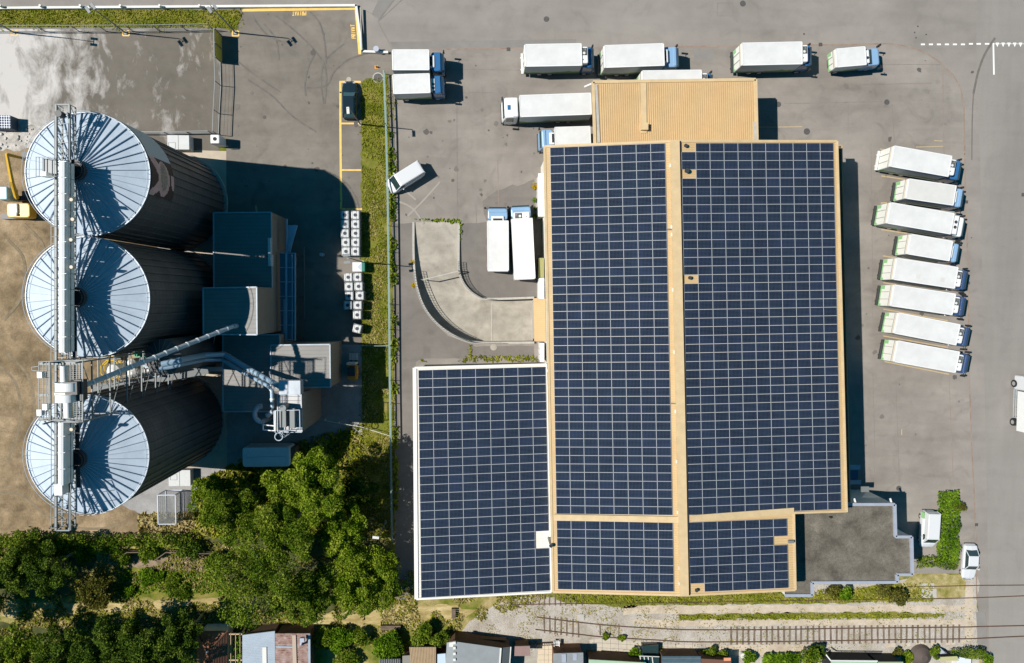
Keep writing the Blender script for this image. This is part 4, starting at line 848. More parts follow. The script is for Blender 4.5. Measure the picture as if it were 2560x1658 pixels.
row = [([(2235.5,364.6),(2380.2,390.6),(2371.2,441.9),(2226.7,416.5)], (2399,428), 'plain', pblue, 'grill', None, 'topmost lorry of the slanting row, blue cab and cream tail lift'),
       ([(2272.8,447.4),(2391.3,464.6),(2383.5,513.9),(2264.7,496)], (2405,498), 'green', lblue, 'slot', box_grey, 'second lorry from the top of the slanting row, shorter with a greyish roof'),
       ([(2226.7,506.8),(2385.8,533.4),(2377.6,586.3),(2218,557.7)], (2408,566), 'green', white_p, 'bigfans', None, 'third lorry of the slanting row, white unit with two round fans over its cab'),
       ([(2278.6,586),(2381.9,603.2),(2374.4,652.8),(2268.3,635)], (2394,636), 'green', lblue, 'slot', None, 'shortest lorry of the slanting row, fourth from the top'),
       ([(2242.3,645.4),(2395.5,668.7),(2387.4,721.6),(2233.2,698.9)], (2414,704), 'green', dblue, 'grill', None, 'fifth lorry of the slanting row, two faint grey squares on its roof'),
       ([(2236.5,712.9),(2389,734.6),(2381.9,788.2),(2226.7,764.5)], (2409,772), 'green', dblue, 'grill', None, 'sixth lorry of the slanting row, just above the longest worn yellow line'),
       ([(2246.2,783.3),(2400.4,810.9),(2391.3,864.3),(2236.5,832.5)], (2419,846), 'green', dblue, 'grill', None, 'seventh lorry of the slanting row, second from the bottom'),
       ([(2244.6,852),(2397.8,879.5),(2390.6,932.4),(2235.5,904.5)], (2418,915), 'green', dblue, 'grill', None, 'bottom lorry of the slanting row with open asphalt below it')]
for i, (cn, fr, rear, cm, un, tp, lb) in enumerate(row):
    t = lorry(cn, 3.8 if i not in (1,3) else 3.6, fr, lb, cm, un, rear, top=tp, group=G8, cabh=2.8)
    if i == 4:
        b = MB(); [b.box(x-.28, x+.28, -.75, -.2, 3.802, 3.806) for x in (-.9, 2.2)]; b.build('roof_patch', box_grey, t)
# small box van top right
t = lorry([(2089.6,122.8),(2164.2,116.4),(2165.5,161.8),(2091.3,168.2)], 3.0, (2204.5,140), 'small box van with light blue bonnet, last vehicle in the kerbside line', lblue, 'none2', 'green', group=None, cabh=2.3, tail=False, name='box_van', cat='van')
for o in list(children(t)):
    if o.name.split('.')[0] in ('cab',): cabo = o
c, h, L, Wd = quadframe([(2089.6,122.8),(2164.2,116.4),(2165.5,161.8),(2091.3,168.2)], 3.0)
b = MB(); b.box(L/2+.75, L/2+1.12, -.9, .9, 2.12, 2.32); b.build('windscreen', glass, t)
b = MB(); rbox(b, L/2+.02, L/2+.62, -.85, .75, 2.2, 2.75, .1); b.build('cooling_unit', white_p, t); b = MB(); b.cyl((L/2+.34,-.2), .18, 2.75, 2.77, 14); b.build('fan', black, t)

def loft(stations, n=None):
    """stations: list of rings (same length) -> faces"""
    b = MB()
    for a, c in zip(stations[:-1], stations[1:]):
        m = len(a)
        for k in range(m): j = (k+1) % m; b.face([a[k], a[j], c[j], c[k]])
    b.face(stations[0][::-1]); b.face(stations[-1]); return b
def car(px, py, heading, L, Wd, H, bodym, glm, label, name='car', cat='car', van=False, wagon=False, group=None):
    c = W(px, py, H*.6); root = thing(name, label, cat, (c.x, c.y, 0), heading, group, local=True); hw = Wd/2
    belt = H*.62 if not van else H*.58
    def wf(t): return hw*(1-.20*abs(2*t-1)**6-.16*max(0, (t-.84)/.16)**2)
    def zb(t):
        if van: pf = [(0,.30),(.03,belt),(.78,belt),(.88,belt*.93),(.97,belt*.66),(1,.4)]
        else: pf = [(0,.35),(.03,belt*.86),(.16,belt*.97),(.6,belt*.98),(.72,belt*.9),(.95,belt*.68),(1,.35)]
        for (a, u), (q, v) in zip(pf[:-1], pf[1:]):
            if t <= q: return u+(v-u)*(t-a)/(q-a)
        return .4
    st = []
    for k in range(25):
        t = k/24; x = -L/2+L*t; w = wf(t)*(1 if .02 < t < .98 else .86); z = zb(t)
        st.append([(x,-w*.92,.22),(x,-w,.45),(x,-w,z*.8),(x,-w*.93,z*.97),(x,-w*.8,z+.015),(x,0,z+.05),(x,w*.8,z+.015),(x,w*.93,z*.97),(x,w,z*.8),(x,w,.45),(x,w*.92,.22)])
    loft(st).build('body', bodym, root, smooth=True)
    # greenhouse: windscreen base..top, rear top..base (fractions of length)
    if van: w0, w1, r1, r0 = .85, .70, .03, .005
    elif wagon: w0, w1, r1, r0 = .70, .56, .10, .03
    else: w0, w1, r1, r0 = .70, .56, .28, .14
    X = lambda t: -L/2+L*t
    ti = .74 if not van else .82; zt = H
    bw = hw*.9; tw = hw*ti
    lo = [(X(w0),-bw*.94,belt*.9 if not van else belt*.93),(X(w0),bw*.94,belt*.9 if not van else belt*.93),(X(r0),bw*.94,belt*.95),(X(r0),-bw*.94,belt*.95)]
    hi = [(X(w1),-tw,zt-.06),(X(w1),tw,zt-.06),(X(r1),tw,zt-.05),(X(r1),-tw,zt-.05)]
    b = MB(); b.face([lo[0],lo[1],hi[1],hi[0]]); b.build('windscreen', glm, root)
    b = MB(); b.face([lo[2],lo[3],hi[3],hi[2]]); b.build('rear_window', glm if not van else bodym, root)
    for ff in ([lo[1],lo[2],hi[2],hi[1]], [lo[3],lo[0],hi[0],hi[3]]): b = MB(); b.face(ff); b.build('side_window' if not van else 'side_panel', glm if not van else bodym, root)
    b = MB(); c0 = sum((Vector(p) for p in hi), Vector())/4
    inn = [Vector(p).lerp(c0, .12)+Vector((0,0,.05)) for p in hi]
    for k in range(4): j = (k+1) % 4; b.face([hi[k], hi[j], inn[j], inn[k]])
    b.face(inn); 
    for k in (0, 1, 2, 3): b.bar(lo[k], hi[k], .07, .07)
    b.build('roof', bodym, root)
    if van:
        for s in (-1, 1):
            b = MB(); b.face([(X(.77),s*hw*.915,belt*.98),(X(.60),s*hw*.925,belt*.98),(X(.60),s*hw*.90,belt*1.32),(X(.695),s*hw*.89,belt*1.32)]); b.build('side_window', glm, root)
    for s in (-1, 1):
        b = MB(); b.box(X(.66), X(.66)+.14, s*(hw+.1)-.1, s*(hw+.1)+.1, belt-.02, belt+.14); b.build('mirror', bodym if bodym is not white_p else black, root)
        b = MB(); b.box(X(.94), X(.965), s*hw*.6-.14, s*hw*.6+.14, .5, .66); b.build('headlight', chrome, root)
    for x in (X(.18), X(.81)):
        for s in (-1, 1): wheel(root, x, s*(hw-.15), .32, .22)
    return root
blackcar = mat('black_car_paint', (.012,.022,.03), .18, coat=.6)
carwhite = mat('white_car_paint', (.60,.61,.62), .3, coat=.5)
car(873, 249, R_(90), 4.6, 1.82, 1.5, blackcar, mat('dark_teal_glass', (.03,.09,.11), .12), 'black estate car in the northmost yellow bay beside the grass strip', wagon=True)
car(1012, 444, atan2(-140/1, -235/1)+R_(1), 5.0, 1.95, 1.95, carwhite, tealglass, 'white delivery van standing askew in the open yard beside the green fence', 'delivery_van', 'van', van=True)
t = car(2326, 1326, R_(-90-2), 4.9, 1.95, 1.9, carwhite, tealglass, 'white van with green rear corner beside the hedge east of the office', 'delivery_van', 'van', van=True)
b = MB(); b.box(-2.3, -1.5, -.995, -.985, .6, 1.3); b.build('green_flash', door_green, t)
t = car(2427, 1407, R_(-90-2), 4.75, 1.84, 1.45, carwhite, glass, 'white saloon car parked half on the verge at the kerb of the side road', wagon=False)
# lorry leaving the picture on the side road
c = W(2572, 1010, 1.5); t = thing('flatbed_lorry', 'white lorry cut off by the right picture edge, wheels showing on its near side', 'lorry', (c.x, c.y, 0), R_(90), None, local=True)
b = MB(); b.box(-3.5, 1.6, -1.2, 1.2, 1.1, 2.7); b.build('cargo_box', white_p, t); b = MB(); rbox(b, 1.7, 3.6, -1.18, 1.18, .5, 2.6, .25, taper=.3); b.build('cab', carwhite, t)
b = MB(); b.bar((-1.8,1.24,.9), (1.8,1.24,.9), .05, .1); b.bar((-1.8,1.24,.55), (1.8,1.24,.55), .05, .1); [b.bar((x,1.24,.5),(x,1.24,1.1),.06,.06) for x in (-1.8,-.6,.6,1.8)]; b.build('side_guard', steel, t)
for x in (-2.5, 2.5):
    for s in (-1, 1): wheel(t, x, s*1.12, .48, .3)
# forklift
c = W(881, 925, 1); t = thing('forklift', 'orange and dark forklift truck parked behind the mill yard fence', 'forklift', (c.x, c.y, 0), R_(90), None, local=True)
b = MB(); rbox(b, -1.2, .6, -.62, .62, .3, 1.0, .2); b.build('body', orange, t); b = MB(); rbox(b, -.7, .45, -.5, .42, 1.0, 2.05, .1); b.build('cab', darkm, t)
b = MB(); b.bar((-1.15,-.6,2.1),(.7,-.6,2.1),.12,.1); b.bar((.7,-.6,2.1),(.7,.3,2.1),.1,.1); b.bar((-1.15,-.6,2.1),(-1.3,.1,2.05),.1,.1); b.build('overhead_guard', orange, t)
b = MB(); b.box(.7, .95, -.55, .55, .2, 1.9); b.build('mast', off_white, t); b = MB(); [b.box(.95, 1.95, s*.3-.06, s*.3+.06, .1, .16) for s in (-1,1)]; b.build('fork', darkm, t)
for x in (-.8, .35):
    for s in (-1, 1): wheel(t, x, s*.55, .28, .2)
c = W(884, 892, .3); b = MB(); [b.box(c.x-.55+.16*k, c.x-.45+.16*k, c.y-.4, c.y+.4, .12, .3) for k in range(7)]; [b.box(c.x-.55, c.x+.52, c.y+y-.05, c.y+y+.05, .02, .12) for y in (-.35,0,.35)]; tag(b.build('pallet', off_white), 'pale slatted pallet lying in front of the forklift', 'pallet')
# excavator
c = W(45, 505, 1.2); t = thing('excavator', 'yellow tracked excavator with folded boom on the brown earth beside the northmost silo', 'excavator', (c.x, c.y, 0), 0, None, local=True)
s_ = lambda x, y, z: tuple(W(x, y, z)-Vector((c.x, c.y, 0)))
a = Vector(s_(14,486,2)); q = Vector(s_(77,545,2)); b = MB(); rbox(b, a.x+.1, q.x, q.y, a.y-1.0, .9, 2.1, .35); b.build('body', yellow, t)
b = MB(); rbox(b, a.x+.5, q.x-1.3, q.y+.5, a.y-1.1, 2.1, 2.35, .1); b.box(a.x+.8, a.x+1.4, q.y+.2, q.y+.5, 2.1, 2.4, 0); b.build('engine_cover', silver, t)
a = Vector(s_(0,467,2.6)); q = Vector(s_(23,500,2.6)); b = MB(); rbox(b, a.x, q.x, q.y, a.y, 1.0, 2.9, .15); b.build('cab', mat('cab_roof_blue', (.32,.50,.58), .4), t)
b = MB(); p0 = s_(42,495,2.0); p1 = s_(30,455,3.8); p2 = s_(17,386,2.6); b.tube([p0, p1, p2], [.28,.26,.2], 6); b.build('boom', yellow, t)
b = MB(); b.tube([s_(17,386,2.6), s_(58,396,1.0)], [.2,.15], 6); b.build('stick', yellow, t); b = MB(); p = s_(68,391,.5); b.box(p[0]-.5, p[0]+.55, p[1]-.45, p[1]+.45, .05, .8); b.build('bucket', darkm, t)
b = MB(); p = s_(45,520,.3); [b.box(p[0]-1.7, p[0]+1.7, p[1]+y-.28, p[1]+y+.28, .0, .8) for y in (-1.1,1.1)]; b.build('track', darkm, t)
b = MB(); b.tube([s_(24,470,2.7), s_(25,450,3.4), s_(22,410,3.1)], .09, 6); b.build('hydraulic_ram', chrome, t)
# ================================================================== SILOS
def silo(px, py, label):
    ze_, R = 19.4, 5.6; c = W(px, py, ze_); n = 72; t = thing('grain_silo', label, 'silo', (c.x, c.y, 0), 0, 'steel grain silos')
    b = MB()
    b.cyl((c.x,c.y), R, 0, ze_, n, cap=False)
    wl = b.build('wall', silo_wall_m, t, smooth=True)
    b = MB()
    for k in range(42):
        a = 2*pi*k/42; x, y = c.x+(R-.02)*cos(a), c.y+(R-.02)*sin(a); M = Matrix.Translation((x,y,0)) @ Matrix.Rotation(a, 4, 'Z'); b.box(-.03, .14, -.09, .09, .1, ze_-.15, M=M)
    b.build('stiffener', silo_wall_m, wl)
    b = MB()
    for k in range(24): z = .8+.78*k; b.cyl((c.x,c.y), R+.015, z, z+.05, n, cap=False)
    b.build('wall_ring', darkm, wl)
    za = 21.2; r1 = .75; b = MB(); b.cyl((c.x,c.y), R+.14, ze_, za, n, r2=r1, cap=False); rf = b.build('roof', silo_roof_m, t)
    b = MB(); m = 40
    for k in range(m):
        a = 2*pi*(k+.5)/m; p = Vector((c.x+(R+.08)*cos(a), c.y+(R+.08)*sin(a), ze_+.1)); q = Vector((c.x+r1*cos(a), c.y+r1*sin(a), za+.07)); b.bar(p, q, .06, .15)
    b.build('roof_rib', rib_m, rf)
    b = MB()
    for (rr, zz) in ((R+.12, ze_+.02), (R*.60, 20.0)):
        P = [(c.x+rr*cos(2*pi*k/n), c.y+rr*sin(2*pi*k/n), zz+.05) for k in range(n+1)]
        if rr < R:
            P = [p for p in P if p[0] > c.x+rr*.15 and p[1] > c.y-rr*2]; P.sort(key=lambda p: p[1])
            b.tube([(p[0],p[1],p[2]+.12) for p in P], .02, 5)  # thin arc on the cone, modelled in place of a cable's shadow
        else:
            b.tube(P, .07, 6); b.tube([(p[0],p[1],p[2]+.55) for p in P], .025, 5); [b.bar(P[k], (P[k][0],P[k][1],P[k][2]+.55), .03, .03) for k in range(0, n, 3)]
    b.build('eave_ring_and_shadow_arc', steel, rf)
    b = MB(); b.cyl((c.x,c.y), .92, za-.15, za+.55, 24, cap=True); b.cyl((c.x,c.y), .6, za+.55, za+.62, 20, 1); b.cyl((c.x,c.y), .8, za+.6, za+.75, 20, 0, cap=False); b.build('hatch', [darkm, black], rf)
    b = MB(); b.cyl((c.x,c.y), R+.35, 0, .35, n); b.build('plinth', concb, t)
    return t, c
S1, c1_ = silo(221, 436, 'northmost of the three ribbed steel silos, with a picture banner high on its wall')
S2, c2_ = silo(221, 744, 'middle one of the three ribbed steel silos')
S3, c3_ = silo(221, 1136, 'southmost of the three ribbed steel silos, above the steel cage on the gravel')
# printed banner on silo 1 (plain soft shapes: pale sky, dark ground, pinkish hands)
b = MB(); NA, NZ = 56, 30; R = 5.6+.2
for i in range(NA):
    for j in range(NZ):
        a0, a1 = R_(62-80*i/NA), R_(62-80*(i+1)/NA); z0, z1 = 19.35-4.8*j/NZ, 19.35-4.8*(j+1)/NZ
        u, v = (19-(62-80*(i+.5)/NA))/37, (j+.5)/NZ; mi = 0
        if u > 0:
            mi = 1; seg = lambda x0, y0, x1, y1, w: (lambda t: math.hypot(u-(x0+(x1-x0)*t), (v-(y0+(y1-y0)*t))) < w)(max(0, min(1, ((u-x0)*(x1-x0)+(v-y0)*(y1-y0))/((x1-x0)**2+(y1-y0)**2))))
            if seg(0,.12,.45,.45,.11) or seg(.97,.08,.7,.35,.10) or ((u-.5)/.46)**2+((v-.55)/.25)**2 < 1 or seg(.42,.93,.65,.97,.08): mi = 2
            if ((u-.45)/.36)**2+((v-.55)/.15)**2 < 1: mi = 3
        P = lambda a, z: (c1_.x+R*cos(a), c1_.y+R*sin(a), z); b.face([P(a1,z1), P(a0,z1), P(a0,z0), P(a1,z0)], mi)
b.build('picture_banner', [mat('banner_pale', (.42,.47,.52), .7), mat('banner_dark', (.05,.03,.03), .7), mat('banner_pink', (.55,.36,.36), .7, var=.15, scale=2), mat('banner_grain', (.45,.38,.32), .8, col2=(.16,.12,.10), scale=5)], S1)
# gantry over the silo tops
zg = 21.95
gt = thing('conveyor_gantry', 'long steel truss walkway with grating and rails over all three silo tops', 'gantry', W(157, 800, 0))
xl, xr = 141, 174
b = MB(); A0, A1 = W(xl, 262, zg), W(xl, 1326, zg); B0, B1 = W(xr, 262, zg), W(xr, 1326, zg)
for a, q in ((A0,A1),(B0,B1)): b.bar(a, q, .14, .22); b.bar(a+Vector((0,0,-.9)), q+Vector((0,0,-.9)), .1, .12)
NN = 46
for k in range(NN):
    t0, t1 = k/NN, (k+1)/NN; a, q, e, f = A0.lerp(A1,t0), B0.lerp(B1,t0), A0.lerp(A1,t1), B0.lerp(B1,t1)
    b.bar(a, q, .06, .06)
    if k % 2 == 0: b.bar(a, f, .05, .05)
    else: b.bar(q, e, .05, .05)
    for s, s2 in ((a,e),(q,f)): b.bar(s, s2+Vector((0,0,-.9)), .05, .05); b.bar(s, s+Vector((0,0,-.9)), .05, .05)
tr = b.build('truss', gal, gt)
b = MB(); b.bar(A0, B0, .12, .12); b.bar(A1, B1, .12, .12)
L0, L1 = W(122, 300, zg+1.0), W(122, 1328, zg+1.0)
b.bar(W(128,540,zg+1), W(128,1326,zg+1), .05, .05); b.bar(W(136,300,zg+1), W(136,1326,zg+1), .04, .04); b.bar(W(177,400,zg+1), W(177,1326,zg+1), .05, .05); b.bar(W(177,400,zg+.5), W(177,1326,zg+.5), .04, .04)
for k in range(36): y = 410+k*26; b.bar(W(177,y,zg), W(177,y,zg+1), .04, .04); b.bar(W(136,y,zg), W(136,y,zg+1), .04, .04); b.bar(W(129,y,zg), W(141,y,zg), .04, .04)
b.build('railing', gal, gt)
b = MB()
for k in range(150):      # walkway grating beside the conveyor
    y = 402+k*5.46; b.bar(W(163.5,y,zg), W(174,y,zg), .035, .05)
for x in (166,169,172): b.bar(W(x,402,zg), W(x,1222,zg), .03, .04)
b.box(W(163,402,zg).x, W(173.5,402,zg).x, W(163,1222,zg).y, W(163,402,zg).y, zg-.32, zg-.28)
b.build('walkway', darkm, gt)
for (y0, y1) in ((1222,1326),(262,400)): pass
cv = thing('chain_conveyor', 'enclosed silver chain conveyor lying on the gantry above the silos', 'conveyor', W(152, 800, 0))
for (y0, y1, x0, x1) in ((403, 882, 143.5, 162), (1050, 1215, 142, 159)):
    b = MB(); a = W((x0+x1)/2, y0, 23.6)-Vector((0,0,.5)); q = W((x0+x1)/2, y1, 23.6)-Vector((0,0,.5)); w = (W(x1,y0,23.6)-W(x0,y0,23.6)).length
    n = int((y1-y0)/37)
    for k in range(n):
        p, r = a.lerp(q, k/n), a.lerp(q, (k+1)/n); d = (r-p).normalized()
        hw = w/2; xs = [(-hw,-.95),(-hw,.25),(-hw*.75,.42),(0,.5),(hw*.75,.42),(hw,.25),(hw,-.95)]
        g0 = [Vector((p.x+u, p.y-.02, p.z+v)) for u, v in xs]; g1 = [Vector((r.x+u, r.y+.02, r.z+v)) for u, v in xs]
        for i in range(len(xs)-1): b.face([g0[i+1], g0[i], g1[i], g1[i+1]])
        b.bar(Vector((p.x-hw-.03,p.y,p.z+.1)), Vector((p.x+hw+.03,p.y,p.z+.1)), .05, .5)
    b.build('housing', silver, cv)
b = MB(); p = W(152,1222,zg+.8); b.box(p.x-.35, p.x+.35, p.y-.5, p.y+.5, zg+.2, zg+1.2); b.build('drive_unit', white_p, cv)
b = MB(); p = W(150,286,zg+.4); b.cyl((p.x,p.y), .3, zg, zg+.7, 12); tag(b.build('winch', darkm), 'small dark winch at the north tip of the gantry', 'winch')
# square platform by silo 1
pf = thing('roof_platform', 'square grey service platform with railing beside the gantry on the northmost silo', 'platform', W(123, 417, 0)); zp = 22.4
b = MB(); a, q = W(107,396,zp), W(141,443,zp); b.box(a.x, q.x, q.y, a.y, zp-.1, zp); b.build('deck', mat('deck_grating', (.27,.28,.28), .6, .3), pf)
b = MB()
for s in (W(112,390,zp), W(90,391,zp)): pass
for (x0,y0,x1,y1,z) in ((90,393,141,393,1),(90,393,90,440,1),(90,440,141,441,1),(98,393,98,440,.5),(107,396,107,443,.1)): b.bar(W(x0,y0,zp+z), W(x1,y1,zp+z), .05, .05)
for (x,y) in ((90,393),(90,440),(110,393),(125,393),(125,441)): b.bar(W(x,y,zp+1), W(x+1,y+1,zp), .05, .05)
b.build('railing', gal, pf); b = MB(); p = W(115,437,zp+.5); b.box(p.x-.25,p.x+.25,p.y-.2,p.y+.2,zp,zp+.9); b.build('control_box', white_p, pf)
for x, y in ((181,500),(184,549),(180,600),(181,668),(181,1073)): b = MB(); p = W(x,y,zg+1.3); b.cyl((p.x,p.y), .16, zg+1.0, zg+1.5, 8); b.build('work_lamp', mat('lamp_cream', (.6,.52,.4), .6), gt)
# bucket elevator tower
te = thing('elevator_tower', 'tall bucket elevator tower with shiny curved heads between the two southern silos', 'tower', W(150, 990, 0)); zt_ = 25.5
cs = [W(125,905,zt_), W(205,905,zt_), W(207,1055,zt_), W(127,1055,zt_)]
b = MB()
for p in cs:
    b.bar((p.x,p.y,0), (p.x,p.y,zt_+1.1), .12, .12)
for z in list(range(3, 25, 3))+[zt_]:
    for i in range(4): a, q = cs[i], cs[(i+1)%4]; b.bar((a.x,a.y,z), (q.x,q.y,z), .1, .12); 
for z in range(3, 24, 3):
    for i in range(4): a, q = cs[i], cs[(i+1)%4]; b.bar((a.x,a.y,z), (q.x,q.y,z+3), .06, .06)
b.build('frame', gal, te)
b = MB()
for (x0,y0,x1,y1) in ((97,905,207,900),(97,905,97,1050),(97,1050,207,1055),(207,900,207,1055),(125,905,125,1055),(97,945,125,944),(97,992,125,986),(108,905,108,1050),(116,905,116,1050),(97,916,80,918),(80,918,80,926),(80,926,97,928),(122,905,122,1055)):
    b.bar(W(x0,y0,zt_+.9), W(x1,y1,zt_+.9), .05, .05)
for (x,y) in ((97,905),(97,945),(97,1000),(97,1050),(125,905),(150,903),(180,902),(207,900),(207,950),(207,1000),(207,1055),(150,1054)): b.bar(W(x,y,zt_+.9), W(x+1,y+1,zt_-.1), .05, .05)
b.build('railing', gal, te)
b = MB()
for (x0,y0,x1,y1) in ((97,906,207,912),(97,1044,207,1052),(97,985,125,990)): a, q = W(x0,y0,zt_), W(x1,y1,zt_); b.box(a.x, q.x, min(a.y,q.y), max(a.y,q.y), zt_-.1, zt_)
for k in range(24): y = 915+k*5.4; b.bar(W(176,y,zt_), W(206,y,zt_), .03, .04); b.bar(W(98,y,zt_), W(124,y,zt_), .025, .04)
for x in (160,176,184,192,200,206): b.bar(W(x,906,zt_), W(x,1050,zt_), .05, .08)
b.build('grating', gal, te)
def headcyl(x0, x1, y0, y1, z, label):
    """elevator head: half drum across the gantry, axis along Y"""
    a = W(x0, (y0+y1)/2, z); q = W(x1, (y0+y1)/2, z); yA, yB = W(x0,y0,z).y, W(x0,y1,z).y; cx = (a.x+q.x)/2; r = (q.x-a.x)/2; b = MB(); n = 20
    ring = [(cx-r, z-1.6)]+[(cx-r*cos(pi*k/n), z-.7+r*.75*sin(pi*k/n)) for k in range(n+1)]+[(cx+r, z-1.6)]
    for i in range(len(ring)-1):
        (x, zz), (x2, z2) = ring[i], ring[i+1]; b.face([(x,yA,zz),(x,yB,zz),(x2,yB,z2),(x2,yA,z2)])
    b.face([(x,yA,zz) for x, zz in ring]); b.face([(x,yB,zz) for x, zz in ring][::-1])
    for y in (yA, yB): b.tube([(x,y,zz) for x, zz in ring], .03, 5)
    return b
headcyl(127,183,960,980,27.2,'').build('elevator_head', silver, te); headcyl(127,175,990,1008,27.2,'').build('elevator_head', silver, te)
for (x0,x1,y0,y1) in ((137,153,918,958),(147,163,1009,1048)): headcyl(x0,x1,y0,y1,26.4,'').build('drive_cover', silver, te)
b = MB(); p = W(191,968,26); b.box(p.x-.5,p.x+.5,p.y-.55,p.y+.55,25.4,26.8); p = W(200,975,26); b.box(p.x-.3,p.x+.3,p.y-.9,p.y+.9,25.4,26.3); b.build('drive_motor', darkm, te)
b = MB(); a, q = W(135,982,26.6), W(187,988,26.6); b.box(a.x,q.x,q.y,a.y,26.3,26.6); b.build('bearing_beam', off_white, te)
for (x,y) in ((102,937),(101,1031),(115,1017)): p = W(x,y,26.6); b = MB(); b.box(p.x-.2,p.x+.2,p.y-.26,p.y+.26,26.3,26.8); b.build('floodlight', white_p, te)
# silo leg pipes from the elevator to the mill
sp_ = thing('spout_pipe', 'long straight galvanised spout sloping from the elevator tower down to the grey mill roof', 'pipe', W(400, 890, 0))
a, q = W(208,965,24.6), W(583,816,12.1); b = MB(); b.tube([a, q], .23, 12); b.build('pipe', steel, sp_)
b = MB()
for k in range(13): p = a.lerp(q, (k+.7)/13.4); b.tube([p, p+(q-a).normalized()*.12], .27, 12)
b.build('flange', silver, sp_); b = MB(); p = q; b.tube([p+Vector((0,0,.05)), p+Vector((.1,0,-.8))], .25, 10); b.build('outlet', steel, sp_)
b = MB(); p = a.lerp(q,.86); s = W(530,875,0.2); b.bar(p, s, .08, .08); b.build('strut', gal, sp_)

# ================================================================== FEED MILL
def block(name, px, z, label, wallm=beigewall, roofm=greyroof, ribm=greyrib, z0=0, nrib=0, edge=None, cat='building', fall=(0,0,0,0), stretch=None):
    P = [W(x, y, z+f) for (x, y), f in zip(px, fall)]; c = sum(P, Vector())/4; t = thing(name, label, cat, (c.x, c.y, 0))
    b = MB(); b.face(P[::-1]); 
    rf = b.build('roof', roofm, t); nrib = nrib or int((P[0]-P[3]).length/.42)
    b = MB(); ribs(b, P, nrib, .05, .03); b.build('roof_rib', ribm, rf)
    b = MB()
    for i in range(4): b.bar(P[i]+Vector((0,0,.02)), P[(i+1)%4]+Vector((0,0,.02)), .12, .12)
    b.build('roof_trim', edge or steel, rf)
    b = MB(); b.prism([(p.x,p.y,p.z-.02) for p in P[::-1]], z0, cap=False); w = b.build('wall', wallm, t)
    b = MB(); n = int((P[1]-P[2]).length/.3)
    for k in range(n): p = P[1].lerp(P[2], (k+.5)/n); b.bar((p.x+.015,p.y,z0), (p.x+.015,p.y,p.z-.1), .05, .03)
    b.build('wall_rib', darkm if wallm is brownwall else wallm, w)
    return t, P
mA, PA = block('mill_hall', [(534,532),(678,531),(680,720),(535,720)], 6.0, 'northern hall of the feed mill, grey ribbed roof mostly in the silo shadow')
mB, PB = block('mill_tower', [(508,720),(642,718),(643,837),(509,836)], 11.3, 'taller grey mill block on which the sloping spout ends')
mC, PC = block('mill_hall', [(557,837),(699,837),(700,1029),(558,1029)], 6.0, 'southern hall of the feed mill crossed by two bent pipes')
mD, PD = block('mill_extension', [(677,863),(825,861),(826,968),(677,970)], 6.6, 'lower eastern mill extension, its grey roof sunlit between shadows')
b = MB(); p = W(696,652,5); a = W(674,596,5.6); q = W(680,666,5.6); b.box(a.x, q.x+.1, q.y, a.y, 5.4, 6.3); b.build('wall_duct', off_white, mA)
mE, PE = block('process_tower', [(694,986),(753,986),(755,1080),(695,1080)], 9.4, 'square process tower with white railings and machinery on top', roofm=mat('tower_roof', (.42,.42,.42), .5, .3, var=.1, scale=1), cat='tower')
b = MB(); zt2 = 10.5
a, q = W(697,952,zt2), W(751,986,zt2); b.box(a.x, q.x, q.y, a.y, 9.2, zt2); b.build('cooler_housing', mat('cooler_sheet', (.48,.51,.55), .35, .5, var=.12, scale=1.5), mE)
b = MB()
for (x0,y0,x1,y1) in ((686,1027,749,1025),(749,1025,750,1075),(750,1075,708,1076),(686,1027,688,1082),(694,1027,694,1078),(706,1076,706,1084),(690,1082,690,1088)): b.bar(W(x0,y0,zt2+.3), W(x1,y1,zt2+.3), .07, .07); b.bar(W(x0,y0,zt2-.3), W(x1,y1,zt2-.3), .06, .06)
P = W(697,1092,zt2+.3); b.tube([(P.x+.42*cos(2*pi*k/16), P.y+.42*sin(2*pi*k/16), P.z) for k in range(17)], .06, 6)
for z in range(2, 10, 1): b.tube([(P.x+.42*cos(2*pi*k/10), P.y+.42*sin(2*pi*k/10), z) for k in range(11)], .03, 4)
for s in (-.2,.2): b.bar((P.x+s,P.y+.42,0), (P.x+s,P.y+.42,11), .05, .05)
b.build('railing', steel, mE)
b = MB(); p = W(709,1040,10); b.box(p.x-.4,p.x+.35,p.y-1.2,p.y+.9,9.4,10.4); b.cyl((p.x+.2,p.y+1.0), .35, 9.4, 11, 12); p = W(729,1050,10); b.box(p.x-.12,p.x+.4,p.y-.9,p.y+1.3,9.4,10.3); b.build('fan_unit', gal, mE)
b = MB(); a, q = W(684,1028,10.2), W(690,1078,10.2); b.box(a.x,q.x,q.y,a.y,9.5,10.2); a, q = W(658,1062,9), W(686,1075,9); b.bar(W(658,1062,9.3), W(686,1065,9.3), .1,.1); b.bar(W(658,1075,9.3), W(686,1077,9.3), .1,.1); b.bar(W(658,1062,9.3), W(658,1075,9.3), .1,.1); b.build('side_platform', silver, mE)
b = MB(); a = W(790,1012,1.2); q = W(797,1046,1.2); b.box(a.x-.1, a.x+.06, q.y, a.y, .3, 2.6); b.build('door', off_white, mE)
b = MB(); p = W(655,1035,8); b.tube([(p.x+.8*cos(pi*k/12+pi*.5), p.y+.9*sin(pi*k/12+pi*.5), 8) for k in range(13)], .28, 10); b.tube([W(668,1040,8), W(683,1028,8.3)], .26, 10); b.tube([(p.x,p.y-.9,8),(p.x+.1,p.y-.9,5)], .28, 8); b.build('bent_duct', steel, mE)
pp = thing('air_pipe', 'thicker blue grey pipe bending over the southern mill hall to the process tower', 'pipe', W(600, 900, 0), group=None)
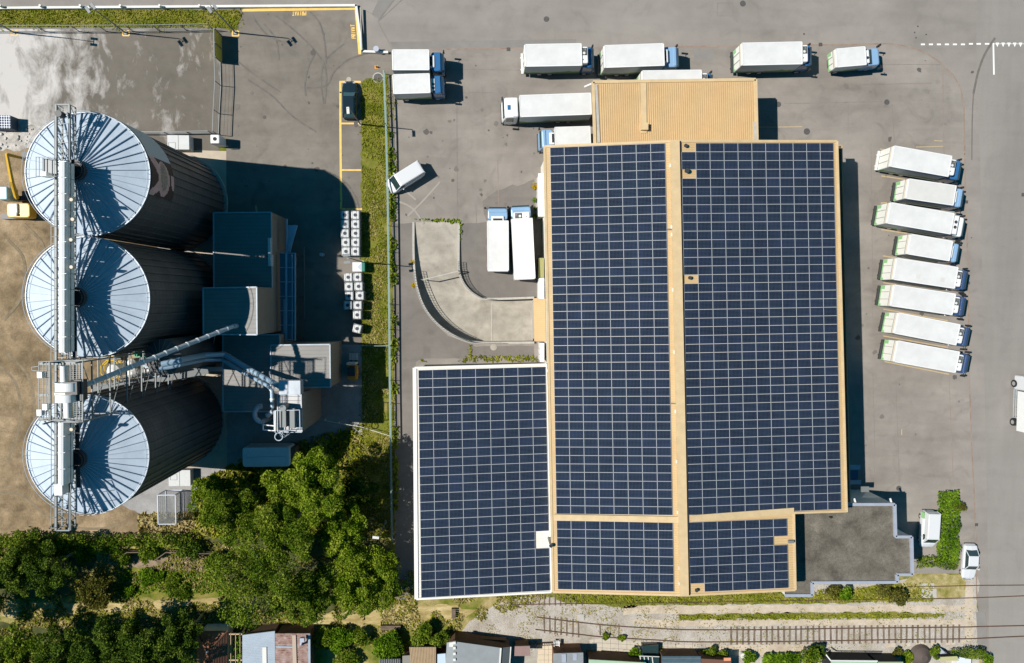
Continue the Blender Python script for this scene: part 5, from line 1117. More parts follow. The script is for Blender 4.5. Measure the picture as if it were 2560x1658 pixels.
b = MB(); b.tube([W(404,911,16), W(448,901,15.7), W(509,888,10), W(560,885.5,8.2), W(621,922,8), W(722,979,10.2)], .30, 12); b.build('pipe', mat('blue_grey_pipe', (.30,.42,.52), .35, .2), pp)
b = MB(); [b.tube([W(x,y,z), W(x+5,y+3,z)], .31, 12) for x, y, z in ((570,891,7.6),(621,922,7.8),(668,948.5,8.9),(680,955,9.2))]; b.build('flange', silver, pp)
pq = thing('air_pipe', 'thinner blue grey pipe ending in a long bend at the side of the process tower', 'pipe', W(600, 915, 0))
b = MB(); b.tube([W(397,923,15.9), W(446,913,15.4), W(508,900,9.4), W(553,898.5,7.6), W(608,931,7.2), W(670,965,7.6), W(680,978,7.8), W(681,1018,7.8), W(681,1020,6)], .23, 12); b.build('pipe', MATS['blue_grey_pipe'], pq)
b = MB(); [b.tube([W(x,y,7.3), W(x+4,y+2.4,7.3)], .27, 12) for x, y in ((605,929),(655,956))]; b.tube([W(680.5,996,7.8), W(680.6,1000,7.8)], .27, 12); b.build('flange', silver, pq)
# loading rack east of the northern hall
lr = thing('loading_canopy', 'long shaded blue steel loading canopy east of the northern mill hall', 'canopy', W(715, 745, 0))
b = MB(); a, q = W(699,633,4.0), W(738,852,4.0); b.face([(a.x,q.y,4),(q.x,q.y,4),(q.x,a.y,4),(a.x,a.y,4)]); b.box(a.x, q.x, q.y, a.y, 3.85, 3.99); b.build('roof', mat('dark_blue_sheet', (.10,.17,.22), .5, .2), lr)
b = MB()
for x, w in ((738,.14),(731,.10),(716,.22)): b.bar(W(x,632,4.1), W(x,852,4.1), w, .18)
for k in range(7): b.bar(W(699,633+k*36,4.08), W(738,633+k*36,4.08), .1, .12)
b.build('frame', coping, lr)
b = MB()
for x, y in ((737,636),(737,740),(737,848)): p = W(x,y,4); b.bar((p.x,p.y,0),(p.x,p.y,4), .14, .14)
b.build('post', darkm, lr)
b = MB(); b.bar(W(717,548,3.2), W(717,632,3.2), .16, .3); b.face([W(718,632,3.3),W(740,563,3.3),W(720,563,3.3)][::1]); b.bar(W(722,630,3.3), W(740,563,3.3), .35, .12); b.bar(W(712,848,3.9),W(712,748,3.9),.25,.25)
b.build('chute_frame', coping, lr)
b = MB(); b.bar(W(760,618,1.0), W(761.5,797,1.0), .1, .1); [b.bar(W(760,618+k*44.6,0), W(760,618+k*44.6,1.0), .08,.08) for k in range(5)]; tag(b.build('guard_rail', gal), 'long thin guard rail standing alone in the shaded mill yard', 'rail')
b = MB(); p = W(805,637,.5); b.cyl((p.x,p.y), .22, 0, .95, 12); tag(b.build('bollard', coping), 'small pale bollard alone in the shaded mill yard', 'bollard')
# process clutter between silos
t = thing('hopper_bin', 'dark cylindrical hopper bin standing between the two southern silos under the spout', 'bin', W(500, 865, 0)); c = W(408,893,14.5)
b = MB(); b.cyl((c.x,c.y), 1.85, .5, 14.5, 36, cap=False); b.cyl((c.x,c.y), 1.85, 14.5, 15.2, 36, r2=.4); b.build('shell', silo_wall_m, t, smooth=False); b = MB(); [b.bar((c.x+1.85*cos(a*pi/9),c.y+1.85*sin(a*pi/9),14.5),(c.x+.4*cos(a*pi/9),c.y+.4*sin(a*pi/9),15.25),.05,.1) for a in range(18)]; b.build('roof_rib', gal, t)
t = thing('hopper_bin', 'second dark hopper bin with pipework close to the southmost silo', 'bin', W(470, 920, 0)); c = W(452,917,7)
b = MB(); b.cyl((c.x,c.y), 1.5, .5, 7, 30, cap=False); b.cyl((c.x,c.y), 1.5, 7, 7.8, 30, r2=.3); b.build('shell', silo_wall_m, t); b = MB(); [b.bar((c.x+1.5*cos(a*pi/7),c.y+1.5*sin(a*pi/7),7),(c.x+.3*cos(a*pi/7),c.y+.3*sin(a*pi/7),7.85),.05,.1) for a in range(14)]; b.build('roof_rib', gal, t)
for (x, y, r, h, lb) in ((279,928,.75,3,'white domed tank inside the yellow ring railing'), (326,933,.62,9,'white domed tank beside the spout west of the bins'), (325,908,.45,9,'smaller white domed tank just above the spout')):
    c = W(x,y,h); t = thing('tank', lb, 'tank', (c.x,c.y,0)); b = MB(); b.cyl((c.x,c.y), r, 0, h-.3, 20, cap=False); b.cyl((c.x,c.y), r, h-.3, h, 20, r2=r*.3); b.build('shell', off_white, t)
b = MB(); c = W(277,925,1.5); P = [(c.x+1.25*cos(2*pi*(k+.5)/8), c.y+1.25*sin(2*pi*(k+.5)/8)) for k in range(9)]
for z in (.8,1.5): b.tube([(x,y,z) for x,y in P], .05, 5)
for x, y in P[:8]: b.bar((x,y,0),(x,y,1.5),.06,.06)
tag(b.build('ring_railing', mat('safety_yellow', (.72,.50,.02), .5)), 'yellow octagonal railing on the earth between the southern silos', 'railing')
c = W(272,885,1); t = thing('pump_unit', 'small yellow and dark machine tucked below the middle silo edge', 'machine', (c.x,c.y,0)); b = MB(); rbox(b, c.x-.9, c.x+.9, c.y-.5, c.y+.5, .3, 1.3, .15); b.build('body', yellow, t); b = MB(); b.box(c.x-.6,c.x+.2,c.y-.3,c.y+.25,1.3,1.6); b.box(c.x-1.1,c.x+1.2,c.y-.75,c.y-.5,.1,.6); b.build('engine_cover', darkm, t)
t = thing('skip_container', 'green skip container below the middle silo, partly covered by the spout', 'container', W(362, 876, 0)); a, q = W(335,865,1.6), W(392,892,1.6); b = MB()
b.box(a.x,q.x,q.y,q.y+.08,.1,1.6); b.box(a.x,q.x,a.y-.08,a.y,.1,1.6); b.box(a.x,a.x+.08,q.y+.08,a.y-.08,.1,1.6); b.box(q.x-.08,q.x,q.y+.08,a.y-.08,.1,1.6); b.box(a.x+.08,q.x-.08,q.y+.08,a.y-.08,.1,.3); b.build('shell', green, t)
b = MB(); [b.bar((a.x+.8*k+.3,a.y,1.62),(a.x+.8*k+.3,q.y,1.62),.08,.06) for k in range(4)]; b.build('cross_bar', green, t)
t = thing('pipe_rack', 'cluttered service rack with railings and ducts along the north side of the southmost silo', 'rack', W(340, 950, 0)); b = MB(); r = random.Random(5)
for k in range(5): b.bar(W(232+k*4,958+k*3,12-k), W(440-k*6,915+k*3,9-k*.5), .06, .06)
for k in range(16): x = 240+k*13; y = 957-k*2.7; b.bar(W(x,y,11.8-k*.15), W(x+2,y+9,10.8-k*.15), .06, .06); b.bar(W(x,y,11.8-k*.15), W(x,y,10.4-k*.15), .08, .08)
b.build('railing', gal, t); b = MB()
for k in range(15):
    x, y, z = r.uniform(330,470), r.uniform(905,945), r.uniform(4,9); p = W(x,y,z); b.tube([p, p+Vector((r.uniform(-2,2), r.uniform(-1,1), r.uniform(-.5,.5)))], r.uniform(.08,.25), 8)
b.build('duct', steel, t); b = MB()
for k in range(10):
    x, y, z = r.uniform(345,500), r.uniform(900,940), r.uniform(5,9); p = W(x,y,z); b.box(p.x-r.uniform(.2,.6), p.x+.3, p.y-.25, p.y+.25, z-.6, z)
b.build('equipment_box', off_white, t); b = MB(); b.bar(W(232,975,9), W(520,925,7), .9, .1); b.build('walkway', gal, t)
b = MB(); b.face([W(480,922,4),W(557,928,4),W(557,917,4),W(478,921,4.1)]); b.box(W(495,925,4).x, W(557,925,4).x, W(495,929,4).y, W(495,918,4).y, 3.6, 3.98); tag(b.build('conveyor_cover', white_p), 'pale flat conveyor cover running into the west wall of the southern mill hall', 'conveyor')
# containers, boxes, cage, totes
t = thing('shipping_container', 'pale blue white container with rounded corners half under the big tree', 'container', W(665, 1140, 0)); a, q = W(605,1119,2.7), W(725,1167,2.7)
b = MB(); rbox(b, a.x, q.x, q.y, a.y, 0.1, 2.7, .35); b.build('body', mat('container_sheet', (.66,.82,.86), .5, var=.06, scale=1), t); b = MB(); b.box(q.x, q.x+.5, q.y+.2, a.y-.2, .3, 2.3); b.build('end_frame', brownwall, t); b = MB(); b.bar((a.x+.5,(a.y+q.y)/2,2.71),(q.x-.5,(a.y+q.y)/2+.1,2.71),.05,.03); b.build('roof_seam', coping, t)
def cbox(name, x0, y0, x1, y1, h, label, m=off_white, seams=1, sq=None):
    a, q = W(x0,y0,h), W(x1,y1,h); t = thing(name, label, 'box', ((a.x+q.x)/2,(a.y+q.y)/2,0)); b = MB(); b.box(a.x,q.x,q.y,a.y,0,h); b.build('body', m, t)
    b = MB()
    for k in range(1, seams+1): x = a.x+(q.x-a.x)*k/(seams+1); b.bar((x,a.y,h+.005),(x,q.y,h+.005),.05,.03)
    if sq: sx, sy = W(*sq,h).x, W(*sq,h).y; [b.bar(p_, q_, .05, .04) for p_, q_ in (((sx-.4,sy-.35,h),(sx+.4,sy-.35,h)),((sx+.4,sy-.35,h),(sx+.4,sy+.35,h)),((sx+.4,sy+.35,h),(sx-.4,sy+.35,h)),((sx-.4,sy+.35,h),(sx-.4,sy-.35,h)))]
    b.build('lid_seam', gal, t); return t
cbox('concrete_cabinet', 418, 338, 473, 374, 1.3, 'pale divided cabinet on the slab at the north foot of the northmost silo', mat('cabinet_grey', (.50,.51,.50), .6, var=.06, scale=2), 1, (430,364))
cbox('concrete_cabinet', 421, 1176, 476, 1215, 1.1, 'pale divided cabinet on the gravel at the south foot of the southmost silo', MATS['cabinet_grey'], 1, (434,1193))
t = thing('cooling_box', 'white square unit with round dark fan at the corner of the mill yard', 'machine', W(536, 350, 0)); a, q = W(525,336,2.2), W(549,359,2.2); b = MB(); rbox(b, a.x, q.x, q.y, a.y, .1, 2.2, .12); b.build('body', white_p, t); b = MB(); b.cyl(((a.x+q.x)/2,(a.y+q.y)/2), .22, 2.2, 2.24, 16); b.build('fan', black, t); b = MB(); b.bar((a.x,q.y-.1,2.1),(q.x+.6,q.y-.1,1.2),.06,.06); b.build('bracket', gal, t)
t = thing('steel_cage', 'grey mesh steel cage standing on the straw south of the southmost silo', 'cage', W(418, 1275, 0)); a, q = W(394,1238,2.2), W(440,1310,2.2); b = MB()
for z in (.05,2.2):
    b.bar((a.x,a.y,z),(q.x,a.y,z),.1,.1); b.bar((a.x,q.y,z),(q.x,q.y,z),.1,.1); b.bar((a.x,a.y,z),(a.x,q.y,z),.1,.1); b.bar((q.x,a.y,z),(q.x,q.y,z),.1,.1)
for (x,y) in ((a.x,a.y),(q.x,a.y),(a.x,q.y),(q.x,q.y)): b.bar((x,y,0),(x,y,2.2),.1,.1)
b.build('frame', coping, t); b = MB()
for k in range(1,17): x = a.x+(q.x-a.x)*k/17; b.bar((x,a.y,2.2),(x,q.y,2.2),.03,.03); b.bar((x,q.y,.1),(x,q.y,2.2),.03,.03)
for k in range(1,26): y = a.y+(q.y-a.y)*k/26; b.bar((a.x,y,2.2),(q.x,y,2.2),.03,.03); b.bar((q.x,y,.1),(q.x,y,2.2),.03,.03); b.bar((a.x,y,.1),(a.x,y,2.2),.03,.03)
b.build('mesh', gal, t)
t = thing('rebar_rack', 'dark blue grid topped rack cut off by the left picture edge', 'rack', W(5, 304, 0)); a, q = W(-30,288,1.5), W(26,321,1.5); b = MB(); b.box(a.x,q.x,q.y,a.y,.1,1.4); b.build('body', mat('navy', (.02,.05,.09), .6), t); b = MB()
for k in range(9): x = a.x+(q.x-a.x)*(k+.5)/9; b.bar((x,a.y,1.45),(x,q.y,1.45),.05,.06)
for k in range(5): y = a.y+(q.y-a.y)*(k+.5)/5; b.bar((a.x,y,1.46),(q.x,y,1.46),.05,.06)
b.build('grid', coping, t)
GT = 'white square totes with round dark lids beside the mill yard'
proto = None
def tote(px, py, label, rz=0, proto_=[None]):
    h = 1.45; p = W(px, py, h)
    if proto_[0] is None:
        t = thing('tote_container', label, 'container', (p.x,p.y,0), rz, GT, local=True)
        b = MB(); rbox(b, -.5, .5, -.51, .51, .15, h, .09); bd = b.build('tank', mat('tote_white', (.55,.56,.55), .5, var=.04, scale=3), t)
        b = MB(); b.cyl((0,0), .205, h, h+.05, 20); b.build('lid', mat('lid_dark', (.03,.03,.05), .5), t)
        b = MB(); [b.bar((x,-.5,h+.01),(x,.5,h+.01),.03,.02) for x in (-.36,.14)]; [b.box(x-.04,x+.04,y-.04,y+.04,h,h+.06) for x in (-.44,) for y in (-.4,.4)]; b.build('strap', gal, t)
        b = MB()
        for z in (.3,.6,.9,1.2):
            for s in (-1,1): b.bar((-.53,s*.53,z),(.53,s*.53,z),.03,.03); b.bar((s*.53,-.53,z),(s*.53,.53,z),.03,.03)
        for k in range(6):
            u = -.53+1.06*k/5
            for s in (-1,1): b.bar((u,s*.53,.1),(u,s*.53,1.3),.025,.025); b.bar((s*.53,u,.1),(s*.53,u,1.3),.025,.025)
        b.build('cage', gal, t); b = MB(); b.box(-.52,.52,-.52,.52,0,.13); b.build('pallet', darkm, t); proto_[0] = t; return t
    t = copy_tree(proto_[0]); t.location = (p.x,p.y,0); t.rotation_euler = (0,0,rz); t['label'] = label; return t
od = ['first','second','third','fourth','fifth']
for k, (x, y) in enumerate(((861.5,537.7),(861.8,560.5),(862,583.5),(864,606.2),(864.6,628.8))): tote(x, y, f'white tote, {od[k]} from the top in the left column below the yellow bays')
for k, (x, y) in enumerate(((888,537.7),(888.5,560.5),(888.7,583.5),(888.7,606.2),(888.2,628.8))): tote(x, y, f'white tote, {od[k]} from the top in the right column below the yellow bays')
for k, (x, y) in enumerate(((870.3,693.3),(871.8,716.7),(873,740),(869.3,763.3))): tote(x, y, f'white tote, {od[k]} down in the left column below the green ended box')
for k, (x, y) in enumerate(((893.6,693),(896.2,716.1),(899.3,739.3),(894,763.3),(892.7,787.4))): tote(x, y, f'white tote, {od[k]} down in the right column below the green ended box')
tote(892.4,821.8,'white tote turned askew, standing alone at the bottom of the row', R_(-14))
t = thing('storage_box', 'white box with a dark green end between the two groups of totes', 'box', W(893,667,0)); a, q = W(881,656,1.3), W(911.5,679,1.3); b = MB(); b.box(a.x,q.x-.32,q.y,a.y,.1,1.3); b.build('body', white_p, t); b = MB(); b.box(q.x-.32,q.x,q.y+.005,a.y-.005,.1,1.29); b.build('end_panel', mat('dark_green', (.0,.16,.11), .5), t); m_ = (a.y+q.y)/2
b = MB(); b.face([(q.x-.85,m_,1.31),(q.x-.33,q.y,1.31),(q.x-.33,a.y,1.31)]); b.build('emblem', coping, t)

# ================================================================== FENCES, LAMPS
def fence(name, px, h, m, label, step=2.9, rails=(1.0,), w=.05, wires=0, post=None, cat='fence'):
    P = [W(x, y, 0) for x, y in px]; c = P[len(P)//2]; t = thing(name, label, cat, (c.x,c.y,0)); b = MB()
    for a, q in zip(P[:-1], P[1:]):
        for r in rails: b.bar(a+Vector((0,0,h*r)), q+Vector((0,0,h*r)), w, w)
        for k in range(wires): b.bar(a+Vector((0,0,h*(k+.5)/wires)), q+Vector((0,0,h*(k+.5)/wires)), .012, .012)
    b.build('rail', m, t)
    for a, q in zip(P[:-1], P[1:]):
        n = max(1, round((q-a).length/step))
        for k in range(n): p = a.lerp(q, k/n); b = MB(); b.bar(p, p+Vector((0,0,h)), .07, .07); b.build('post', post or m, t)
    b = MB(); b.bar(P[-1], P[-1]+Vector((0,0,h)), .07, .07); b.build('post', post or m, t)
    return t
fence('mesh_fence', [(963,186),(968.5,330),(972.5,500),(976,760),(977.5,950),(981,1180),(983,1345)], 1.5, fgreen, 'long pale green fence between the grass strip and the lorry yard', rails=(1.0,.5), w=.13, wires=5)
fence('mesh_fence', [(849,863),(910,863),(978,863)], 1.5, fgreen, 'short cross fence from the mill extension over the grass strip', rails=(1.0,), w=.07, wires=5)
fence('mesh_fence', [(-70,80),(30,80),(200,80),(400,79),(535,76)], 2.0, gal, 'mesh fence south of the grass verge above the dusty yard', step=3.55, rails=(1.0,.05), w=.05, wires=5)
fence('mesh_fence', [(551,152),(553,215),(549,285),(547,338)], 2.0, gal, 'thin fence running south from the yellow board to the white fan unit', step=3.4, rails=(1.0,.05), w=.08, wires=4)
fence('mesh_fence', [(352,336),(420,336),(530,334)], 1.3, gal, 'low fence closing the dusty yard north of the pale cabinet', step=2.6, rails=(1.0,.5), w=.07, wires=3)
fence('barrier_tape', [(815,1048),(850,1055),(905,1064),(978,1087)], .9, off_white, 'low white barrier line crossing the grass strip south of the forklift', step=1.6, rails=(1.0,), w=.05)
# white kerb wall along the north road
nw = thing('kerb_wall', 'low white wall stepping along the north and east side of the private yard', 'wall', W(500,18,0)); b = MB()
for a, q in zip([(-80,20),(890,13),(905,128)], [(890,13),(905,128),(968,130)]): p, r = W(*a,.4), W(*q,.4); d = (r-p).normalized()*.1; b.bar((p-d)-Vector((0,0,.2)), (r+d)-Vector((0,0,.2)), .26, .4)
b.build('wall', mat('white_wall', (.66,.65,.62), .7, var=.08, scale=1), nw); b = MB()
for x in (3,103,203,303,401,500): p = W(x,16,.6); b.cyl((p.x,p.y), .14, 0, .9, 10)
b.build('post', off_white, nw)
b = MB(); a, q = W(905,126,.5), W(901,20,.5); b.bar(q, a, .1, .3); b.build('side_wall', concb, nw)
# yellow board
P = [W(535,72,2.3), W(535,142,2.3)]; yb = thing('yellow_board', 'tall yellow sliding gate board casting a black shadow at the yard entrance', 'gate', (P[0].x,P[0].y,0))
b = MB(); x = P[0].x
b.box(x-.04, x+.06, P[1].y, P[0].y, .1, 2.35); b.build('panel', yboard, yb); b = MB(); [b.bar((x+.1,y,0),(x+.1,y,2.4),.09,.09) for y in (P[1].y, (P[0].y+P[1].y)/2, P[0].y)]; b.bar((x,P[1].y,2.38),(x,P[0].y,2.38),.1,.08); b.build('frame', gal, yb)
def lamp(bx, by, hx, hy, z, label, arms=1, spread=0.8):
    base = W(bx, by, 0); head = W(hx, hy, z); t = thing('street_lamp', label, 'street lamp', base); top = Vector((base.x, base.y, z-.2))
    b = MB(); b.tube([base, base+Vector((0,0,z*.5)), top], [.09,.07,.05], 8); d = head-top; b.tube([top, top+d*.5+Vector((0,0,.15)), head], .04, 6); b.build('pole', gal, t)
    d.z = 0; d = d.normalized() if d.length > .01 else Vector((-1,0,0)); s = Vector((-d.y,d.x,0))
    b = MB(); b.cyl((base.x,base.y), .2, 0, .12, 10); b.build('foot', concb, t)
    for k in range(arms):
        o = s*(spread*(k-(arms-1)/2)*2) if arms > 1 else Vector((0,0,0)); p = head+o; b = MB(); b.bar(p-d*.35, p+d*.4, .3, .12); b.build('lamp_head', gal if arms > 1 else off_white, t)
    if arms > 1: b = MB(); b.bar(head-s*spread, head+s*spread, .07, .07); b.build('arm', gal, t)
lamp(36,82,-22,20,8,'street lamp in the westmost yellow square by the dusty yard fence',2,.35)
lamp(315,83,226,20,8,'street lamp in the middle yellow square by the dusty yard fence',2,.35)
lamp(589,82,530,20,8,'street lamp in the eastmost yellow square beside the yellow board',2,.35)
lamp(901,311,870,276,8,'slim street lamp with white head leaning over the black car',1)
lamp(908,656,868,647,8,'twin headed lamp post between the totes and the green fence',2,.4)
lamp(964,1304,940,1344,6,'short lamp post at the edge of the big trees near the annex hall',1)
b = MB(); p = W(941,127,0); b.cyl((p.x+.1,p.y-.1), .32, 0, .9, 14, r2=.28); b.cyl((p.x+.1,p.y-.1), .34, .9, 1.0, 14); tag(b.build('waste_bin', coping), 'round grey waste bin at the end of the white wall', 'bin')
t = thing('traffic_cone', 'small orange traffic cone north of the grass strip', 'cone', W(941,168,0)); p = W(941,168,0); b = MB(); b.cyl((p.x,p.y), .15, .03, .6, 12, r2=.03); b.build('cone', orange, t); b = MB(); b.box(p.x-.2,p.x+.2,p.y-.2,p.y+.2,0,.03); b.build('base', orange, t)
# ================================================================== RAILWAY
def track(name, top, bot, label, ties, w=.14):
    P = [W(x,y,.12) for x,y in arc(top,6)]; Qq = [W(x,y,.12) for x,y in arc(bot,6)]; c = P[len(P)//2]; t = thing(name, label, 'railway track', (c.x,c.y,0))
    for L_ in (P, Qq):
        b = MB(); [b.bar(a, q, w*.75, .14) for a, q in zip(L_[:-1], L_[1:])]; b.build('rail', rust, t)
    r = random.Random(3)
    for (x, y0, y1, wd) in ties:
        b = MB(); j = r.uniform(-1.2,1.2); b.bar(W(x+j,y0,.03), W(x+j+r.uniform(-1,1),y1,.03), wd, .08); b.build('sleeper', wood, t)
top1 = [(1342,1543),(1450,1556.5),(1549,1566),(1638,1571),(1719,1574.7),(1853,1574.7),(1960,1574),(2090,1571.5),(2250,1569.8),(2407,1568),(2444,1567),(2560,1564.4),(2700,1561)]
bot1 = [(1338.6,1574),(1450,1586.6),(1498,1592),(1584,1597.3),(1650,1601),(1719,1604.9),(1853,1605),(1960,1604.2),(2090,1602),(2250,1599.5),(2407,1597.5),(2444,1596.5),(2560,1591),(2700,1587)]
ties = [(1828+k*14.6, 1567-k*.14, 1612-k*.14, .21) for k in range(40)]+[(1359+k*14.6, 1538+k*1.9, 1582+k*1.9, .16) for k in (0,1,2,3,4,5,6)]+[(1500,1562,1588,.16),(1546,1560,1598,.1)]
track('railway_track', top1, bot1, 'rusty railway track with sleepers running along the bottom above the allotment sheds' , ties, .11)
top2 = [(2270,1467),(2335,1466.3),(2450,1464),(2560,1463),(2700,1460)]; bot2 = [(1274,1512),(1450,1509.4),(1700,1507),(1920,1503),(2147,1499.5),(2407,1495.6),(2560,1490),(2700,1486)]
track('railway_siding', top2, bot2, 'overgrown siding with two thin rails emerging from the grass beside the office', [(1279+k*13.5, 1486, 1514, .14) for k in range(14)], .08)
sheet('crossing_pad', [(2412,1462),(2432,1462),(2434,1600),(2412,1604)], .016, sand_m); sheet('crossing_patch', [(2440,1530),(2465,1532),(2467,1610),(2444,1612)], .014, patchm)
strip('road_joint', [(2463,1532),(2467,1570),(2467,1620)], .06, crackm, .018)
b = MB()
for i, (x0,y0,x1,y1) in enumerate(((2299,1458,2335,1470),(2303,1472,2341,1495))): b.face([W(x0,y1)+Vector((0,0,.05)),W(x1,y1)+Vector((0,0,.05)),W(x1,y0)+Vector((0,0,.05)),W(x0,y0)+Vector((0,0,.05))])
tag(b.build('cable_pit_cover', concb), 'grey slab cover of a cable pit in the dry verge near the saloon car', 'cover')
b = MB(); a, q = W(1443,1536,.1), W(1460,1552,.1); b.box(a.x,q.x,q.y,a.y,0,.1); tag(b.build('drain_slab', concb), 'small dark square slab on the ballast above the western track end', 'slab')
t = thing('timber_stack', 'short stack of old sleepers lying upright in the grass below the annex hall', 'timber stack', W(1134,1534,0)); b = MB()
for k in range(5): a, q = W(1129,1523+k*5,.5), W(1139,1527+k*5,.5); b.box(a.x,q.x,q.y+.02,a.y,0,.55)
b.build('timber', wood, t); 
t = thing('timber_stack', 'long flat timber stack above the vine covered hedge', 'timber stack', W(976,1568,0)); b = MB()
for k in range(3): b.bar(W(952,1564.5+k*3.6,.3), W(1002,1564.5+k*3.6,.3), .17, .5)
b.build('timber', wood, t)
b = MB()
for (x, y) in ((303,1391),(399,1391),(473,1394)):
    p = W(x,y,0); b.bar(p, p+Vector((0,0,1.2)), .12, .12); b.bar(p+Vector((0,0,1.2)), p+Vector((1.3,.9,1.2)), .09, .09); b.bar(p+Vector((1.3,.9,0)), p+Vector((1.3,.9,1.2)), .1,.1); b.bar(p+Vector((1.3,.9,1.2)), p+Vector((3.0,.9,1.2)), .09, .09); b.bar(p+Vector((1.3,.9,.7)), p+Vector((3.0,.9,.7)), .09, .09)
    tag(b.build('wooden_rail', wood), {303:'westmost wooden rail frame in the scrub below the hedge',399:'middle wooden rail frame in the scrub below the hedge',473:'eastmost wooden rail frame, nearest the big trees'}[x], 'wooden frame', 'wooden rail frames in the scrub'); b = MB()

for i_, px in enumerate(([(60,560),(110,620),(90,700),(40,760)], [(20,600),(60,650),(55,740),(10,800)], [(-20,900),(40,960),(50,1060),(20,1150)], [(15,880),(75,950),(85,1060),(60,1160)], [(0,1230),(60,1240),(120,1290),(200,1300)], [(300,1310),(250,1322),(160,1318)])):
    strip('wheel_rut', arc(px), .32, mat('rut_soil', (.15,.115,.07), .95, col2=(.24,.19,.12), scale=1.5, coords='pos'), .016)
rr_ = random.Random(11)
for k in range(26):
    x, y, s_ = rr_.uniform(-5,105), rr_.uniform(318,372), rr_.uniform(.08,.24); p = W(x,y,0); b = MB(); b.cyl((p.x,p.y), s_, 0, s_*.9, 6, r2=s_*.55); tag(b.build('stone', MATS['cabinet_grey'] if k % 3 else concb), 'loose broken stone in the rubble strip above the excavator', 'stone', 'loose stones in the rubble strip')
# ================================================================== SHEDS
tile = mat('clay_tile', (.22,.085,.04), .9, col2=(.34,.17,.09), scale=1.5); tile2 = mat('tile_groove', (.12,.05,.03), .9)
t = thing('tiled_cottage', 'small house with a brown clay tile hip roof under the dark trees', 'house', W(530,1640,0)); ze2, zr2 = 2.6, 4.0
e = [W(492,1577,ze2), W(569,1577,ze2), W(569,1760,ze2), W(492,1760,ze2)]; ap = W(519,1629,zr2); ap2 = W(520,1720,zr2)
b = MB(); b.face([e[1],e[0],ap]); b.face([e[2],e[1],ap,ap2]); b.face([e[0],e[3],ap2,ap]); rf = b.build('roof', tile, t); b = MB(); b.bar(ap, ap2, .2, .12); b.bar(ap, e[1], .16, .1); b.bar(ap, e[0], .16, .1); b.build('ridge_tile', tile2, rf)
b = MB()
for k in range(12): u = (k+.5)/12; b.bar(e[1].lerp(ap,u*.98)+Vector((0,0,.02)), e[2].lerp(ap2,u)+Vector((0,0,.02)), .05, .05)
b.build('tile_course', tile2, rf); b = MB(); b.prism([(p.x,p.y,ze2-.05) for p in [e[0]+Vector((.3,-.3,0)), e[1]+Vector((-.3,-.3,0)), e[2], e[3]][::-1]], 0, cap=False); b.build('wall', cream, t)
b = MB(); b.cyl((ap.x,ap.y), .12, zr2, zr2+.3, 8); b.build('finial', off_white, rf)
t = thing('pergola', 'open timber pergola with climbing leaves between the tiled house and the blue shed', 'pergola', W(587,1630,0)); b = MB()
for y in (1585,1650): b.bar(W(571,y,2.4), W(606,y,2.4), .16, .16)
for x in (577,589,600): b.bar(W(x,1583,2.45), W(x,1670,2.45), .06, .06)
for x, y in ((573,1585),(603,1585),(573,1650),(603,1650)): b.bar(W(x,y,2.4), W(x,y,2.4)-Vector((0,0,2.4)), .12, .12)
b.build('beam', mat('pale_timber', (.45,.33,.2), .8), t); Pp = W(598,1640,2.3); C = np.stack([Pp.x+rng.normal(0,.45,900), Pp.y+rng.normal(0,1.5,900), rng.uniform(.5,2.6,900)],1); leaves('climber', C, rng.uniform(.1,.25,900), leaf_vine, t)
def shed(name, px, z, label, roofm, ribm, wallm, nr=0, axis=0, falls=(0,0,0,0), cat='shed', rw=.06, rh=.03):
    P = [W(x,y,z+f) for (x,y), f in zip(px, falls)]; c = sum(P, Vector())/4; t = thing(name, label, cat, (c.x,c.y,0))
    b = MB(); b.face(P[::-1]); [b.face([P[i],P[(i+1)%4],P[(i+1)%4]-Vector((0,0,.12)),P[i]-Vector((0,0,.12))]) for i in range(4)]; rf = b.build('roof', roofm, t)
    if nr: b = MB(); ribs(b, P, nr, rw, rh, axis=axis); b.build('roof_rib', ribm, rf)
    i_ = [P[0]+Vector((.12,-.12,-.1)), P[1]+Vector((-.12,-.12,-.1)), P[2]+Vector((-.12,.12,-.1)), P[3]+Vector((.12,.12,-.1))]; b = MB(); b.prism([tuple(p) for p in i_[::-1]], 0, cap=False); b.build('wall', wallm, t); return t, P
bluesheet = mat('blue_grey_sheet', (.33,.40,.46), .5, .3, var=.08, scale=1); rustsheet = mat('rusty_sheet', (.13,.045,.025), .85, col2=(.40,.30,.27), scale=1.4); woodw = mat('dark_timber_wall', (.10,.055,.03), .9, var=.2, scale=2)
t, P = shed('corrugated_shed', [(606,1588),(687,1578),(688,1690),(606,1690)], 2.6, 'shed with a blue grey corrugated roof partly under the big tree', bluesheet, coping, woodw, 26)
b = MB(); b.bar(W(661,1618,2.68), W(662,1690,2.68), .5, .06); b.build('roof_board', off_white, t)
t, P = shed('corrugated_shed', [(688,1584),(775,1584),(776,1690),(688,1690)], 2.8, 'shed with a rusty brown corrugated roof and pale patches', rustsheet, mat('rust_rib', (.30,.22,.19), .8), woodw, 18)
b = MB(); b.bar(W(735,1588,2.9), W(738,1690,2.9), .45, .08); b.build('ridge_board', mat('worn_board', (.42,.33,.26), .9), t); b = MB(); b.bar(W(773,1586,2.9), W(774,1690,2.9), .25, .1); b.bar(W(690,1617,2.9), W(733,1618,2.9), .18, .06); b.build('gutter', bluesheet, t)
b = MB(); p = W(757,1598,3.6); b.tube([W(752,1612,2.9), W(752,1612,3.5), p], .12, 8); b.box(p.x-.3,p.x+.2,p.y-.3,p.y+.2,3.4,3.8); b.build('stove_pipe', coping, t)
